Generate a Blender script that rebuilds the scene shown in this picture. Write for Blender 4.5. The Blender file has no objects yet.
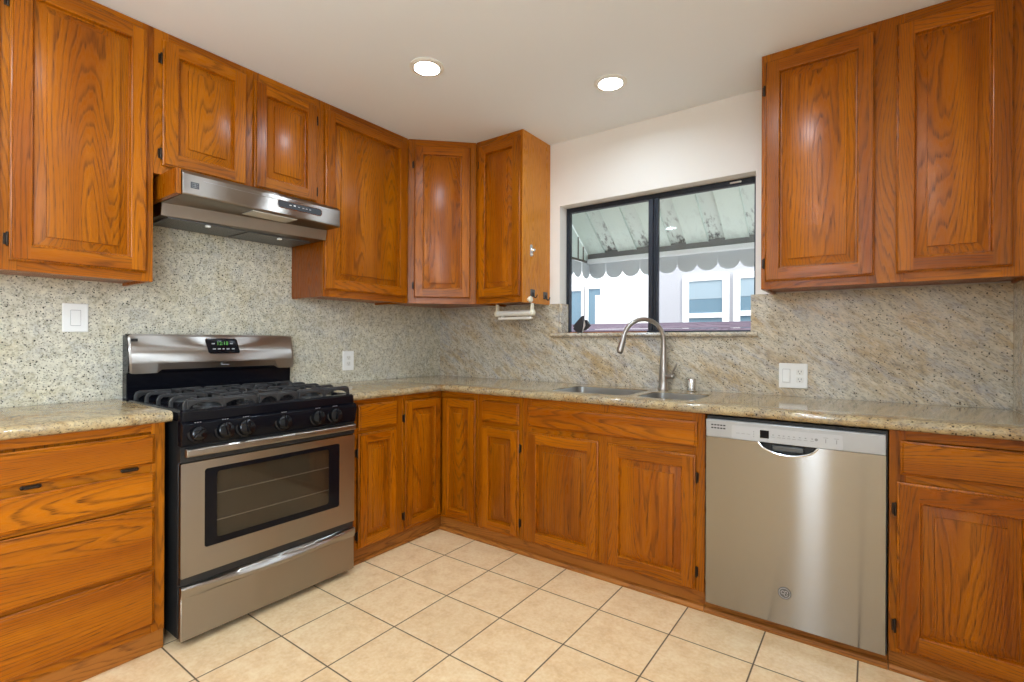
import bpy, bmesh, math, random
from mathutils import Vector, Matrix
C = bpy.context.scene.collection
SC = bpy.context.scene
R = math.radians
# ------------------------------------------------------------------ camera
cam = bpy.data.cameras.new('camera')
cam.sensor_width = 36.0; cam.lens = 495.96 / 1024 * 36.0; cam.clip_start = .02
cam_o = bpy.data.objects.new('camera', cam); C.objects.link(cam_o)
yaw, roll = R(36.036), R(.2376)
fw = Vector((-math.sin(yaw), math.cos(yaw), -.00026)); rt = Vector((math.cos(yaw), math.sin(yaw), 0)); up = rt.cross(fw)
rt, up = rt*math.cos(roll)+up*math.sin(roll), up*math.cos(roll)-rt*math.sin(roll)
M4 = Matrix((rt, up, -fw)).transposed().to_4x4(); M4.translation = (2.8241, -2.8951, 1.1907)
cam_o.matrix_world = M4
SC.camera = cam_o
# ------------------------------------------------------------------ world, sun, exposure
SC.view_settings.view_transform = 'Standard'; SC.view_settings.look = 'None'
SC.view_settings.gamma = 1; SC.view_settings.use_curve_mapping = False
SC.view_settings.exposure = 0.07
SC.cycles.max_bounces = 10; SC.cycles.diffuse_bounces = 6; SC.cycles.glossy_bounces = 5
SC.cycles.sample_clamp_indirect = 6.0
SC.cycles.caustics_reflective = False; SC.cycles.caustics_refractive = False
w = bpy.data.worlds.new('sky'); SC.world = w; w.use_nodes = True
bg = w.node_tree.nodes['Background']
bg.inputs[0].default_value = (.86, .93, 1.0, 1); bg.inputs[1].default_value = 2.6
CAN_W = 8.0           # watts of each recessed lamp
DAY_W = 2.0           # daylight through the glazed door behind the viewer
SUN_W = 2.6
PEND_E = 46.0          # glow of the added fill pendant behind the viewer
sun = bpy.data.lights.new('sun', 'SUN'); sun.energy = SUN_W; sun.angle = R(1.5); sun.color = (1, .96, .9)
sun_o = bpy.data.objects.new('sun', sun); C.objects.link(sun_o)
sun_o.rotation_euler = Vector((-.55, .45, -.75)).to_track_quat('-Z', 'Y').to_euler()
CEIL = 2.5286; RX = 3.306; RY = -5.0
dl = bpy.data.lights.new('daylight', 'AREA'); dl.shape = 'RECTANGLE'; dl.size = .26; dl.size_y = 1.95
dl.energy = DAY_W; dl.color = (.85, .92, 1.0)
dl_o = bpy.data.objects.new('daylight', dl); C.objects.link(dl_o)
dl_o.location = (2.28, RY-.16, 1.1); dl_o.rotation_euler = (R(90), 0, 0)   # shines towards +y
SIDE_W = 98.0          # fill light added outside a made-up side window behind the viewer
d2 = bpy.data.lights.new('side_fill', 'AREA'); d2.shape = 'RECTANGLE'; d2.size = 1.55; d2.size_y = 1.25
d2.energy = SIDE_W; d2.color = (.70, .85, 1.0)
d2_o = bpy.data.objects.new('side_fill', d2); C.objects.link(d2_o)
d2_o.location = (RX+.17, -4.0, 1.5); d2_o.rotation_euler = (R(90), 0, R(90))   # shines towards -x
# ------------------------------------------------------------------ mesh helpers
class MB:
    def __init__(s): s.v = []; s.f = []; s.m = []; s.g = []; s.seed = 0.0; s.mat = 0
    def face(s, idx, m=None): s.f.append(tuple(idx)); s.m.append(s.mat if m is None else m); s.g.append(s.seed)
    def quad(s, pts, m=None):
        b = len(s.v); s.v += [tuple(p) for p in pts]; s.face(range(b, b+len(pts)), m)
    def box(s, x0, x1, y0, y1, z0, z1, m=None):
        x0, x1 = min(x0, x1), max(x0, x1); y0, y1 = min(y0, y1), max(y0, y1); z0, z1 = min(z0, z1), max(z0, z1)
        b = len(s.v)
        s.v += [(x0,y0,z0),(x1,y0,z0),(x1,y1,z0),(x0,y1,z0),(x0,y0,z1),(x1,y0,z1),(x1,y1,z1),(x0,y1,z1)]
        for f in ((0,3,2,1),(4,5,6,7),(0,1,5,4),(1,2,6,5),(2,3,7,6),(3,0,4,7)): s.face([b+i for i in f], m)
        return s
    def prism(s, poly, lo, hi, axis=2, m=None):
        # extrude a 2-D polygon (counter-clockwise in its two axes) along axis
        n = len(poly); b = len(s.v)
        for h in (lo, hi):
            for p in poly:
                q = [p[0], p[1]]; q.insert(axis, h); s.v.append(tuple(q))
        flip = (axis == 1)
        def ad(ix): s.face(ix[::-1] if flip else ix, m)
        ad([b+i for i in range(n)][::-1]); ad([b+n+i for i in range(n)])
        for i in range(n):
            j = (i+1) % n; ad([b+i, b+j, b+n+j, b+n+i])
        return s
    def rings(s, rings, close0=True, close1=True, m=None):
        n = len(rings[0]); b = len(s.v)
        for r in rings: s.v += [tuple(p) for p in r]
        for k in range(len(rings)-1):
            for i in range(n):
                j = (i+1) % n; s.face([b+k*n+i, b+k*n+j, b+(k+1)*n+j, b+(k+1)*n+i], m)
        if close0: s.face([b+i for i in range(n)][::-1], m)
        if close1: s.face([b+(len(rings)-1)*n+i for i in range(n)], m)
        return s
    def lathe(s, prof, c=(0,0,0), axis=(0,0,1), n=24, m=None):
        # prof: list of (radius, height along axis)
        a = Vector(axis).normalized(); u = a.orthogonal().normalized(); v = a.cross(u); c = Vector(c)
        rs = [[c + a*h + (u*math.cos(2*math.pi*i/n) + v*math.sin(2*math.pi*i/n))*max(r, 1e-5) for i in range(n)] for r, h in prof]
        return s.rings(rs, True, True, m)
    def tube(s, path, rad, n=10, m=None):
        P = [Vector(p) for p in path]; k = len(P)
        rad = rad if isinstance(rad, (list, tuple)) else [rad]*k
        rs = []; prev = None
        for i in range(k):
            t = (P[min(i+1, k-1)] - P[max(i-1, 0)]).normalized()
            if prev is None: u = t.orthogonal().normalized()
            else:
                u = prev - t*prev.dot(t); u = u.normalized() if u.length > 1e-6 else t.orthogonal().normalized()
            prev = u; v = t.cross(u)
            rs.append([P[i] + (u*math.cos(2*math.pi*q/n) + v*math.sin(2*math.pi*q/n))*rad[i] for q in range(n)])
        return s.rings(rs, True, True, m)
    def build(s, name, mats, parent=None, bevel=0, smooth=True, loc=None, rot=None, seg=2):
        me = bpy.data.meshes.new(name); me.from_pydata(s.v, [], s.f)
        mats = mats if isinstance(mats, (list, tuple)) else [mats]
        for x in mats: me.materials.append(x)
        me.polygons.foreach_set('material_index', [min(i, len(mats)-1) for i in s.m])
        at = me.attributes.new('grain_seed', 'FLOAT', 'FACE'); at.data.foreach_set('value', s.g)
        if smooth:
            me.polygons.foreach_set('use_smooth', [True]*len(s.f)); me.set_sharp_from_angle(angle=R(32))
        me.update()
        o = bpy.data.objects.new(name, me); C.objects.link(o)
        if parent: o.parent = parent
        if loc: o.location = loc
        if rot: o.rotation_euler = rot
        if bevel:
            bm = o.modifiers.new('bevel', 'BEVEL'); bm.width = bevel; bm.segments = seg; bm.limit_method = 'ANGLE'; bm.angle_limit = R(40)
        return o
def tag(o, label=None, cat=None, group=None, kind=None):
    if label: o['label'] = label
    if cat: o['category'] = cat
    if group: o['group'] = group
    if kind: o['kind'] = kind
    return o
def thing(name, label, cat, loc=(0,0,0), rz=0, group=None, kind=None):
    o = bpy.data.objects.new(name, None); C.objects.link(o); o.empty_display_size = .05
    o.location = loc; o.rotation_euler = (0, 0, rz)
    return tag(o, label, cat, group, kind)
def rrect(x0, x1, z0, z1, r, n=5):
    pts = []
    for cx, cz, a0 in ((x1-r, z0+r, -90), (x1-r, z1-r, 0), (x0+r, z1-r, 90), (x0+r, z0+r, 180)):
        for i in range(n+1):
            a = R(a0 + 90*i/n); pts.append((cx + r*math.cos(a), cz + r*math.sin(a)))
    return pts
# ------------------------------------------------------------------ materials
def mat(name):
    m = bpy.data.materials.new(name); m.use_nodes = True
    nt = m.node_tree; b = nt.nodes['Principled BSDF']
    return m, nt, b
def srgb(r, g, b):
    f = lambda c: (c/255/12.92) if c/255 <= .04045 else ((c/255+.055)/1.055)**2.4
    return (f(r), f(g), f(b), 1)
def nd(nt, typ, **kw):
    n = nt.nodes.new(typ)
    for k, v in kw.items():
        if k.startswith('i_'):
            key = k[2:]; key = int(key) if key.isdigit() else key.replace('_', ' ')
            n.inputs[key].default_value = v
        else: setattr(n, k, v)
    return n
def lk(nt, a, b): nt.links.new(a, b)
def math_n(nt, op, a, b=None, clamp=False):
    n = nt.nodes.new('ShaderNodeMath'); n.operation = op; n.use_clamp = clamp
    for i, x in enumerate((a, b)):
        if x is None: continue
        if hasattr(x, 'is_output'): lk(nt, x, n.inputs[i])
        else: n.inputs[i].default_value = x
    return n.outputs[0]
def ramp(nt, fac, stops, interp='LINEAR'):
    n = nt.nodes.new('ShaderNodeValToRGB'); n.color_ramp.interpolation = interp
    e = n.color_ramp.elements
    while len(e) > 1: e.remove(e[-1])
    e[0].position, e[0].color = stops[0]
    for p, c in stops[1:]:
        q = e.new(p); q.color = c
    lk(nt, fac, n.inputs[0]); return n.outputs[0]
def mixc(nt, fac, a, b, mode='MIX'):
    n = nt.nodes.new('ShaderNodeMix'); n.data_type = 'RGBA'; n.blend_type = mode
    if hasattr(fac, 'is_output'): lk(nt, fac, n.inputs[0])
    else: n.inputs[0].default_value = fac
    for i, x in ((6, a), (7, b)):
        if hasattr(x, 'is_output'): lk(nt, x, n.inputs[i])
        else: n.inputs[i].default_value = x
    return n.outputs[2]
def plain(name, col, rough=.5, metal=0, spec=.5, bump=None):
    m, nt, b = mat(name); b.inputs['Base Color'].default_value = col
    b.inputs['Roughness'].default_value = rough; b.inputs['Metallic'].default_value = metal
    b.inputs['Specular IOR Level'].default_value = spec
    if bump:
        tc = nd(nt, 'ShaderNodeTexCoord'); n = nd(nt, 'ShaderNodeTexNoise', i_Scale=bump[0], i_Detail=3.0)
        lk(nt, tc.outputs['Object'], n.inputs['Vector'])
        bp = nd(nt, 'ShaderNodeBump', i_Strength=bump[1], i_Distance=bump[2]); lk(nt, n.outputs[0], bp.inputs['Height']); lk(nt, bp.outputs[0], b.inputs['Normal'])
    return m
def oak(name, horizontal, light=(171,96,4), mid=(141,71,2), dark=(58,22,1), gloss=.27):
    m, nt, b = mat(name)
    tc = nd(nt, 'ShaderNodeTexCoord'); at = nd(nt, 'ShaderNodeAttribute', attribute_name='grain_seed')
    sep = nd(nt, 'ShaderNodeSeparateXYZ'); lk(nt, tc.outputs['Object'], sep.inputs[0])
    X, Y, Z = sep.outputs
    seed = at.outputs['Fac']
    along, across = (X, Z) if horizontal else (Z, X)
    # the board's own spot in the tree: shifts of the ring centre by the seed
    wn = nd(nt, 'ShaderNodeTexWhiteNoise', noise_dimensions='1D'); lk(nt, seed, wn.inputs['W'])
    ws = nd(nt, 'ShaderNodeSeparateColor'); lk(nt, wn.outputs['Color'], ws.inputs[0])
    across_o = math_n(nt, 'ADD', across, math_n(nt, 'MULTIPLY', seed, 7.31))
    along_o = math_n(nt, 'ADD', along, math_n(nt, 'MULTIPLY', seed, 3.77))
    # slow wobble
    cv = nd(nt, 'ShaderNodeCombineXYZ'); lk(nt, math_n(nt, 'MULTIPLY', across_o, 5.0), cv.inputs[0]); lk(nt, math_n(nt, 'MULTIPLY', along_o, .62), cv.inputs[1]); lk(nt, math_n(nt, 'MULTIPLY', Y, 6.0), cv.inputs[2])
    n1 = nd(nt, 'ShaderNodeTexNoise', i_Scale=1.0, i_Detail=1.2, i_Roughness=.45); lk(nt, cv.outputs[0], n1.inputs['Vector'])
    cv2 = nd(nt, 'ShaderNodeCombineXYZ'); lk(nt, math_n(nt, 'MULTIPLY', across_o, 50.0), cv2.inputs[0]); lk(nt, math_n(nt, 'MULTIPLY', along_o, 5.0), cv2.inputs[1]); lk(nt, math_n(nt, 'MULTIPLY', Y, 40.0), cv2.inputs[2])
    n2 = nd(nt, 'ShaderNodeTexNoise', i_Scale=1.0, i_Detail=2.0, i_Roughness=.5); lk(nt, cv2.outputs[0], n2.inputs['Vector'])
    # growth rings: slow field + smooth bands make cathedrals and islands
    field = math_n(nt, 'ADD', math_n(nt, 'MULTIPLY', n1.outputs[0], 30.0), math_n(nt, 'MULTIPLY', n2.outputs[0], 1.3))
    field = math_n(nt, 'ADD', field, math_n(nt, 'MULTIPLY', across_o, 48.0))
    fr = math_n(nt, 'FRACT', field)
    band = ramp(nt, fr, [(0, (.2,)*3+(1,)), (.16, (0,)*3+(1,)), (.60, (.16,)*3+(1,)), (.84, (1,)*3+(1,)), (.92, (1,)*3+(1,)), (1, (.2,)*3+(1,))])
    # pores: short dark dashes along the grain
    cv3 = nd(nt, 'ShaderNodeCombineXYZ'); lk(nt, math_n(nt, 'MULTIPLY', across_o, 520.0), cv3.inputs[0]); lk(nt, math_n(nt, 'MULTIPLY', along_o, 16.0), cv3.inputs[1]); lk(nt, math_n(nt, 'MULTIPLY', Y, 300.0), cv3.inputs[2])
    n3 = nd(nt, 'ShaderNodeTexNoise', i_Scale=1.0, i_Detail=2.0); lk(nt, cv3.outputs[0], n3.inputs['Vector'])
    pore = ramp(nt, n3.outputs[0], [(.50, (0,)*3+(1,)), (.70, (1,)*3+(1,))])
    # broad tone of every board
    cv4 = nd(nt, 'ShaderNodeCombineXYZ'); lk(nt, math_n(nt, 'MULTIPLY', across_o, 11.0), cv4.inputs[0]); lk(nt, math_n(nt, 'MULTIPLY', along_o, .8), cv4.inputs[1])
    n4 = nd(nt, 'ShaderNodeTexNoise', i_Scale=1.0, i_Detail=2.0); lk(nt, cv4.outputs[0], n4.inputs['Vector'])
    base = mixc(nt, ramp(nt, n4.outputs[0], [(.35, (0,)*3+(1,)), (.68, (1,)*3+(1,))]), srgb(*light), srgb(*mid))
    k = math_n(nt, 'MULTIPLY', band, math_n(nt, 'ADD', math_n(nt, 'MULTIPLY', pore, .55), .42))
    k = math_n(nt, 'ADD', k, math_n(nt, 'MULTIPLY', pore, .10), True)
    col = mixc(nt, math_n(nt, 'MULTIPLY', k, .92), base, srgb(*dark))
    tone = math_n(nt, 'ADD', math_n(nt, 'MULTIPLY', ws.outputs[0], .22), .88)
    hs = nd(nt, 'ShaderNodeHueSaturation'); lk(nt, tone, hs.inputs['Value']); lk(nt, col, hs.inputs['Color'])
    lk(nt, hs.outputs[0], b.inputs['Base Color'])
    lk(nt, math_n(nt, 'ADD', math_n(nt, 'MULTIPLY', k, .12), gloss), b.inputs['Roughness'])
    b.inputs['Specular IOR Level'].default_value = .26
    bp = nd(nt, 'ShaderNodeBump', i_Strength=.15, i_Distance=.0008); bp.invert = True
    lk(nt, k, bp.inputs['Height']); lk(nt, bp.outputs[0], b.inputs['Normal'])
    return m
def granite(name, base, warm, cool, speck, rough, rot=(0, 0, 0), stretch=(1, 1, 1), dens=.5, warm_amt=.5, big_s=5.0, speck_s=120.0):
    m, nt, b = mat(name); W = lambda a: (a,)*3+(1,)
    tc = nd(nt, 'ShaderNodeTexCoord'); V = tc.outputs['Object']
    mp = nd(nt, 'ShaderNodeMapping'); mp.vector_type = 'TEXTURE'; mp.inputs['Rotation'].default_value = rot; mp.inputs['Scale'].default_value = stretch
    lk(nt, V, mp.inputs[0]); U = mp.outputs[0]
    big = nd(nt, 'ShaderNodeTexNoise', i_Scale=big_s, i_Detail=4.0, i_Roughness=.62, i_Distortion=.4); lk(nt, U, big.inputs['Vector'])
    big2 = nd(nt, 'ShaderNodeTexNoise', i_Scale=big_s*1.9, i_Detail=5.0, i_Roughness=.68, i_Distortion=.5); lk(nt, U, big2.inputs['Vector'])
    med = nd(nt, 'ShaderNodeTexNoise', i_Scale=42.0, i_Detail=4.0, i_Roughness=.7); lk(nt, U, med.inputs['Vector'])
    f1 = nd(nt, 'ShaderNodeTexVoronoi', i_Scale=speck_s*1.7); lk(nt, U, f1.inputs['Vector'])
    s1 = nd(nt, 'ShaderNodeSeparateColor'); lk(nt, f1.outputs['Color'], s1.inputs[0])
    f2 = nd(nt, 'ShaderNodeTexVoronoi', i_Scale=speck_s); lk(nt, V, f2.inputs['Vector'])
    s2 = nd(nt, 'ShaderNodeSeparateColor'); lk(nt, f2.outputs['Color'], s2.inputs[0])
    c = mixc(nt, math_n(nt, 'MULTIPLY', ramp(nt, big.outputs[0], [(.46, W(0)), (.68, W(1))]), warm_amt), srgb(*base), srgb(*warm))
    c = mixc(nt, math_n(nt, 'MULTIPLY', ramp(nt, big2.outputs[0], [(.50, W(0)), (.66, W(1))]), .65), c, srgb(*cool))
    c = mixc(nt, math_n(nt, 'MULTIPLY', ramp(nt, med.outputs[0], [(.50, W(0)), (.66, W(1))]), .45), c, srgb(*[x*.66 for x in warm]))
    c = mixc(nt, math_n(nt, 'MULTIPLY', ramp(nt, med.outputs[0], [(.34, W(1)), (.46, W(0))]), .55), c, srgb(*[min(255, x*1.13) for x in base]))
    # grey and black crystals
    c = mixc(nt, math_n(nt, 'MULTIPLY', ramp(nt, s1.outputs[0], [(.74, W(0)), (.80, W(1))]), .40), c, srgb(*[x*.55 for x in cool]))
    d1 = math_n(nt, 'MULTIPLY', ramp(nt, s1.outputs[1], [(.93-.06*dens, W(0)), (.95-.06*dens, W(1))]), ramp(nt, f1.outputs['Distance'], [(.30, W(1)), (.52, W(0))]))
    c = mixc(nt, math_n(nt, 'MULTIPLY', d1, .85), c, srgb(70, 64, 60))
    d2 = math_n(nt, 'MULTIPLY', ramp(nt, s2.outputs[0], [(.95-.08*dens, W(0)), (.96-.08*dens, W(1))]), ramp(nt, f2.outputs['Distance'], [(.34, W(1)), (.50, W(0))]))
    c = mixc(nt, math_n(nt, 'MULTIPLY', d2, .95), c, srgb(*speck))
    lk(nt, c, b.inputs['Base Color']); b.inputs['Roughness'].default_value = rough
    return m
def steel(name, col=(.37,.34,.305), rough=.30, an=.68, horiz=True):
    # brushed metal: reflections smeared across the brushing
    m = bpy.data.materials.new(name); m.use_nodes = True; nt = m.node_tree; nt.nodes.clear()
    out = nd(nt, 'ShaderNodeOutputMaterial'); g = nd(nt, 'ShaderNodeBsdfAnisotropic', distribution='BECKMANN'); lk(nt, g.outputs[0], out.inputs[0])
    g.inputs['Color'].default_value = col+(1,)
    tc = nd(nt, 'ShaderNodeTexCoord'); mp = nd(nt, 'ShaderNodeMapping'); mp.inputs['Scale'].default_value = (3, 3, 900) if horiz else (500, 500, 3)
    lk(nt, tc.outputs['Object'], mp.inputs[0]); n = nd(nt, 'ShaderNodeTexNoise', i_Scale=1.0, i_Detail=2.0); lk(nt, mp.outputs[0], n.inputs['Vector'])
    lk(nt, math_n(nt, 'ADD', math_n(nt, 'MULTIPLY', n.outputs[0], .08), rough-.04), g.inputs['Roughness'])
    tg = nd(nt, 'ShaderNodeTangent', direction_type='RADIAL', axis='Z'); lk(nt, tg.outputs[0], g.inputs['Tangent'])
    g.inputs['Anisotropy'].default_value = an
    return m
def glass(name, tint=(1,1,1), refl=1.0, ior=1.5):
    m = bpy.data.materials.new(name); m.use_nodes = True; nt = m.node_tree; nt.nodes.clear()
    out = nd(nt, 'ShaderNodeOutputMaterial'); mx = nd(nt, 'ShaderNodeMixShader')
    t = nd(nt, 'ShaderNodeBsdfTransparent'); t.inputs[0].default_value = tint+(1,)
    g = nd(nt, 'ShaderNodeBsdfGlossy'); g.inputs['Roughness'].default_value = .02
    fr = nd(nt, 'ShaderNodeFresnel', i_IOR=ior)
    lk(nt, math_n(nt, 'MULTIPLY', fr.outputs[0], refl, True), mx.inputs[0]); lk(nt, t.outputs[0], mx.inputs[1]); lk(nt, g.outputs[0], mx.inputs[2]); lk(nt, mx.outputs[0], out.inputs[0])
    return m
def emit(name, col, s):
    m, nt, b = mat(name); b.inputs['Base Color'].default_value = (.8,.8,.8,1)
    b.inputs['Emission Color'].default_value = col; b.inputs['Emission Strength'].default_value = s
    return m
OV = oak('oak_upright_grain', False); OH = oak('oak_level_grain', True)
OK = [OV, OH]
SPL = granite('granite_splash', (208,202,182), (194,178,134), (184,182,174), (30,28,28), .16, (0, 0, 0), (1, 1, 1), .62, .45, 5.0, 105.0)
SPLW = granite('granite_splash_veined', (200,190,170), (184,150,96), (174,173,176), (40,34,30), .16, (0, R(36), 0), (2.3, 1, .8), .45, .75, 6.0, 130.0)
CTR = granite('granite_worktop', (176,156,118), (150,106,48), (140,134,124), (34,26,20), .09, (0, 0, .5), (1.6, 1, 1), .6, .8, 7.0, 130.0)
STEEL = steel('brushed_steel'); HSTEEL = steel('hood_steel', (.33,.295,.26))
SINKM = plain('satin_sink_steel', (.55,.54,.52,1), .28, 1); NICK = plain('brushed_nickel', (.42,.39,.36,1), .32, 1); CHROME = plain('chrome', (.75,.75,.76,1), .12, 1)
BLACK = plain('black_enamel', (.004,.004,.006,1), .16, spec=.18); MBLACK = plain('matte_black', (.012,.012,.012,1), .5); IRON = plain('cast_iron', (.020,.019,.019,1), .45, bump=(400,.3,.0005))
BRONZE = plain('dark_hinge_bronze', (.035,.022,.014,1), .42, .7); BFRAME = plain('bronze_anodised_frame', (.030,.034,.045,1), .35, .6)
WHITE = plain('white_plastic', (.85,.84,.80,1), .32); CREAM = plain('cream_plastic', (.80,.74,.58,1), .35); OFFW = plain('offwhite_plastic', (.78,.76,.70,1), .35)
SLOT = plain('dark_slot', (.02,.02,.02,1), .6); GREYP = plain('silver_grey_plastic', (.50,.50,.50,1), .35, .35); INK = plain('grey_print', (.22,.22,.22,1), .5)
WALLM = plain('warm_white_paint', srgb(232,227,219), .65, bump=(160,.10,.002)); CEILM = plain('ceiling_paint', srgb(236,241,245), .8, bump=(90,.08,.002)); TRIMW = plain('white_gloss_paint', srgb(236,235,228), .35)
GLASS = glass('clear_glass', refl=.38); OVENG = glass('smoked_oven_glass', (.72,.69,.64), .55, 1.6)
LAMP = emit('lamp_glow', (1,.97,.9,1), 9.0); GREEN = emit('green_digits', (.20,.8,.12,1), .45); GREEN.node_tree.nodes['Principled BSDF'].inputs['Base Color'].default_value = (.01,.03,.01,1)
# ------------------------------------------------------------------ the room
def floor_mat():
    m, nt, b = mat('ceramic_floor_tiles'); tc = nd(nt, 'ShaderNodeTexCoord'); sp = nd(nt, 'ShaderNodeSeparateXYZ'); lk(nt, tc.outputs['Object'], sp.inputs[0])
    tp = .3129; W = lambda a: (a,)*3+(1,)
    u = math_n(nt, 'DIVIDE', math_n(nt, 'SUBTRACT', sp.outputs[0], .9062-10*tp), tp); v = math_n(nt, 'DIVIDE', math_n(nt, 'SUBTRACT', sp.outputs[1], -.8868-30*tp), tp)
    def edge(q):
        f = math_n(nt, 'FRACT', q); return math_n(nt, 'MINIMUM', f, math_n(nt, 'SUBTRACT', 1.0, f))
    e = math_n(nt, 'MINIMUM', edge(u), edge(v))
    gr = ramp(nt, e, [(.0065, W(1)), (.0105, W(0))])
    cv = nd(nt, 'ShaderNodeCombineXYZ'); lk(nt, math_n(nt, 'FLOOR', u), cv.inputs[0]); lk(nt, math_n(nt, 'FLOOR', v), cv.inputs[1])
    wn = nd(nt, 'ShaderNodeTexWhiteNoise', noise_dimensions='2D'); lk(nt, cv.outputs[0], wn.inputs['Vector'])
    va = nd(nt, 'ShaderNodeVectorMath', operation='ADD'); lk(nt, tc.outputs['Object'], va.inputs[0]); lk(nt, wn.outputs['Color'], va.inputs[1])
    n = nd(nt, 'ShaderNodeTexNoise', i_Scale=14.0, i_Detail=5.0, i_Roughness=.65); lk(nt, va.outputs[0], n.inputs['Vector'])
    n2 = nd(nt, 'ShaderNodeTexNoise', i_Scale=70.0, i_Detail=3.0, i_Roughness=.6); lk(nt, va.outputs[0], n2.inputs['Vector'])
    c = ramp(nt, n.outputs[0], [(.30, srgb(218,178,128)), (.50, srgb(233,198,150)), (.70, srgb(240,212,168))])
    c = mixc(nt, .25, c, ramp(nt, n2.outputs[0], [(.35, srgb(206,166,116)), (.65, srgb(240,220,186))]))
    hs = nd(nt, 'ShaderNodeHueSaturation'); lk(nt, math_n(nt, 'ADD', math_n(nt, 'MULTIPLY', wn.outputs['Value'], .08), .96), hs.inputs['Value']); lk(nt, c, hs.inputs['Color'])
    c = mixc(nt, gr, hs.outputs[0], srgb(92,72,52))
    lk(nt, c, b.inputs['Base Color']); lk(nt, math_n(nt, 'ADD', math_n(nt, 'MULTIPLY', gr, .4), .30), b.inputs['Roughness'])
    bp = nd(nt, 'ShaderNodeBump', i_Strength=.5, i_Distance=.002); bp.invert = True; lk(nt, gr, bp.inputs['Height']); lk(nt, bp.outputs[0], b.inputs['Normal'])
    return m
def struct(mb, name, m, label, bevel=0):
    o = mb.build(name, m, bevel=bevel); tag(o, label, None, None, 'structure'); return o
WX0, WX1, WZ0, WZ1 = 1.114, 2.318, 1.215, 2.101     # window opening
T = .12
struct(MB().box(-.15, RX+.15, RY-.15, .16, -.1, 0), 'floor', floor_mat(), 'beige ceramic tile floor with dark grout lines')
struct(MB().box(-.15, RX+.15, RY-.15, .16, CEIL, CEIL+.1), 'ceiling', CEILM, 'plain white painted ceiling')
struct(MB().box(-.14, 0, RY-.15, .13, 0, CEIL), 'wall_left', WALLM, 'left wall behind the stove')
mb = MB()
for b_ in ((0, WX0, 0, CEIL), (WX1, RX, 0, CEIL), (WX0, WX1, 0, WZ0), (WX0, WX1, WZ1, CEIL)): mb.box(b_[0], b_[1], 0, .13, b_[2], b_[3])
struct(mb, 'wall_window', WALLM, 'warm white wall with the sink window')
mb = MB()
for b_ in ((RY-.15, -4.8, 0, CEIL), (-3.2, .13, 0, CEIL), (-4.8, -3.2, 0, .85), (-4.8, -3.2, 2.15, CEIL)): mb.box(RX, RX+.14, b_[0], b_[1], b_[2], b_[3])
struct(mb, 'wall_right', WALLM, 'right side wall beside the last cabinet')
mb = MB()
for b_ in ((0, 2.14, 0, CEIL), (2.42, RX, 0, CEIL), (2.14, 2.42, 2.08, CEIL)): mb.box(b_[0], b_[1], RY-.13, RY, b_[2], b_[3])
struct(mb, 'wall_rear', plain('tan_wall_paint', srgb(186,168,144), .7), 'rear wall behind the viewer with a glazed door')
d = thing('door_1', 'narrow white framed glazed sidelight in the rear wall', None, (2.28, RY-.06, 0), kind='structure')
mb = MB()
for b_ in ((-.139, -.105), (.105, .139)): mb.box(b_[0], b_[1], -.03, .03, .002, 2.078)
for z in ((.002, .09), (2.0, 2.078)): mb.box(-.105, .105, -.028, .028, z[0], z[1])
mb.build('door_frame', TRIMW, d, bevel=.003)
MB().box(-.105, .105, -.004, .004, .09, 2.0).build('pane', GLASS, d)
d = thing('added_window', 'added white framed side window for fill light, behind the viewer', None, (RX+.07, -4.0, 1.5), kind='structure')  # unseen window, added to carry the side fill light
mb = MB()
for y in ((-.799, -.75), (-.025, .025), (.75, .799)): mb.box(-.03, .03, y[0], y[1], -.649, .649)
for z in ((-.649, -.60), (.60, .649)):
    for y in ((-.75, -.025), (.025, .75)): mb.box(-.028, .028, y[0], y[1], z[0], z[1])
mb.build('window_frame', TRIMW, d, bevel=.003)
for y in ((-.75, -.025), (.025, .75)): MB().box(-.004, .004, y[0], y[1], -.60, .60).build('pane', GLASS, d)
# granite splashes
struct(MB().box(0.0005, .012, -2.98, -.0005, .9155, 1.4485), 'trim_1', SPL, 'speckled grey granite backsplash on the left wall')
struct(MB().box(0.0005, .0118, -2.082, -1.272, 1.4488, 1.95), 'trim_2', SPL, 'speckled granite panel behind the range hood')
mb = MB().box(.0122, WX0, -.012, -.0005, .9155, 1.442).box(WX0, WX1-.02, -.012, -.0005, .9155, 1.214).box(WX1-.02, RX-.0005, -.012, -.0005, .9155, 1.442)
mb.box(WX0+.0005, WX0+.018, -.0005, .088, 1.2455, 1.442).box(WX1-.02, WX1-.0005, -.0005, .088, 1.2455, 1.442)
struct(mb, 'trim_3', SPLW, 'granite backsplash on the window wall and lower window reveals')
struct(MB().box(RX-.012, RX-.0005, -.66, -.0125, .9155, 1.436), 'trim_4', SPLW, 'granite backsplash return on the right wall')
sill = MB(); prof = [(.086, WZ0+.001), (.086, 1.245), (-.028, 1.245), (-.036, 1.2415), (-.040, 1.2315), (-.036, 1.2215), (-.028, 1.218), (-.0125, 1.218), (-.0125, WZ0+.001)]
sl = MB().prism([(y, z) for y, z in prof[::-1]], WX0+.0005, WX1-.0005, 0)
sl.prism([(y, z) for y, z in [(-.0125, 1.2175), (-.0125, 1.245), (-.028, 1.245), (-.036, 1.2415), (-.040, 1.2315), (-.036, 1.2215), (-.028, 1.218)][::-1]], 1.063, WX0, 0)
sl.prism([(y, z) for y, z in [(-.0125, 1.2175), (-.0125, 1.245), (-.028, 1.245), (-.036, 1.2415), (-.040, 1.2315), (-.036, 1.2215), (-.028, 1.218)][::-1]], WX1, 2.333, 0)
struct(sl, 'trim_5', SPLW, 'rounded granite window sill above the sink')
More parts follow.
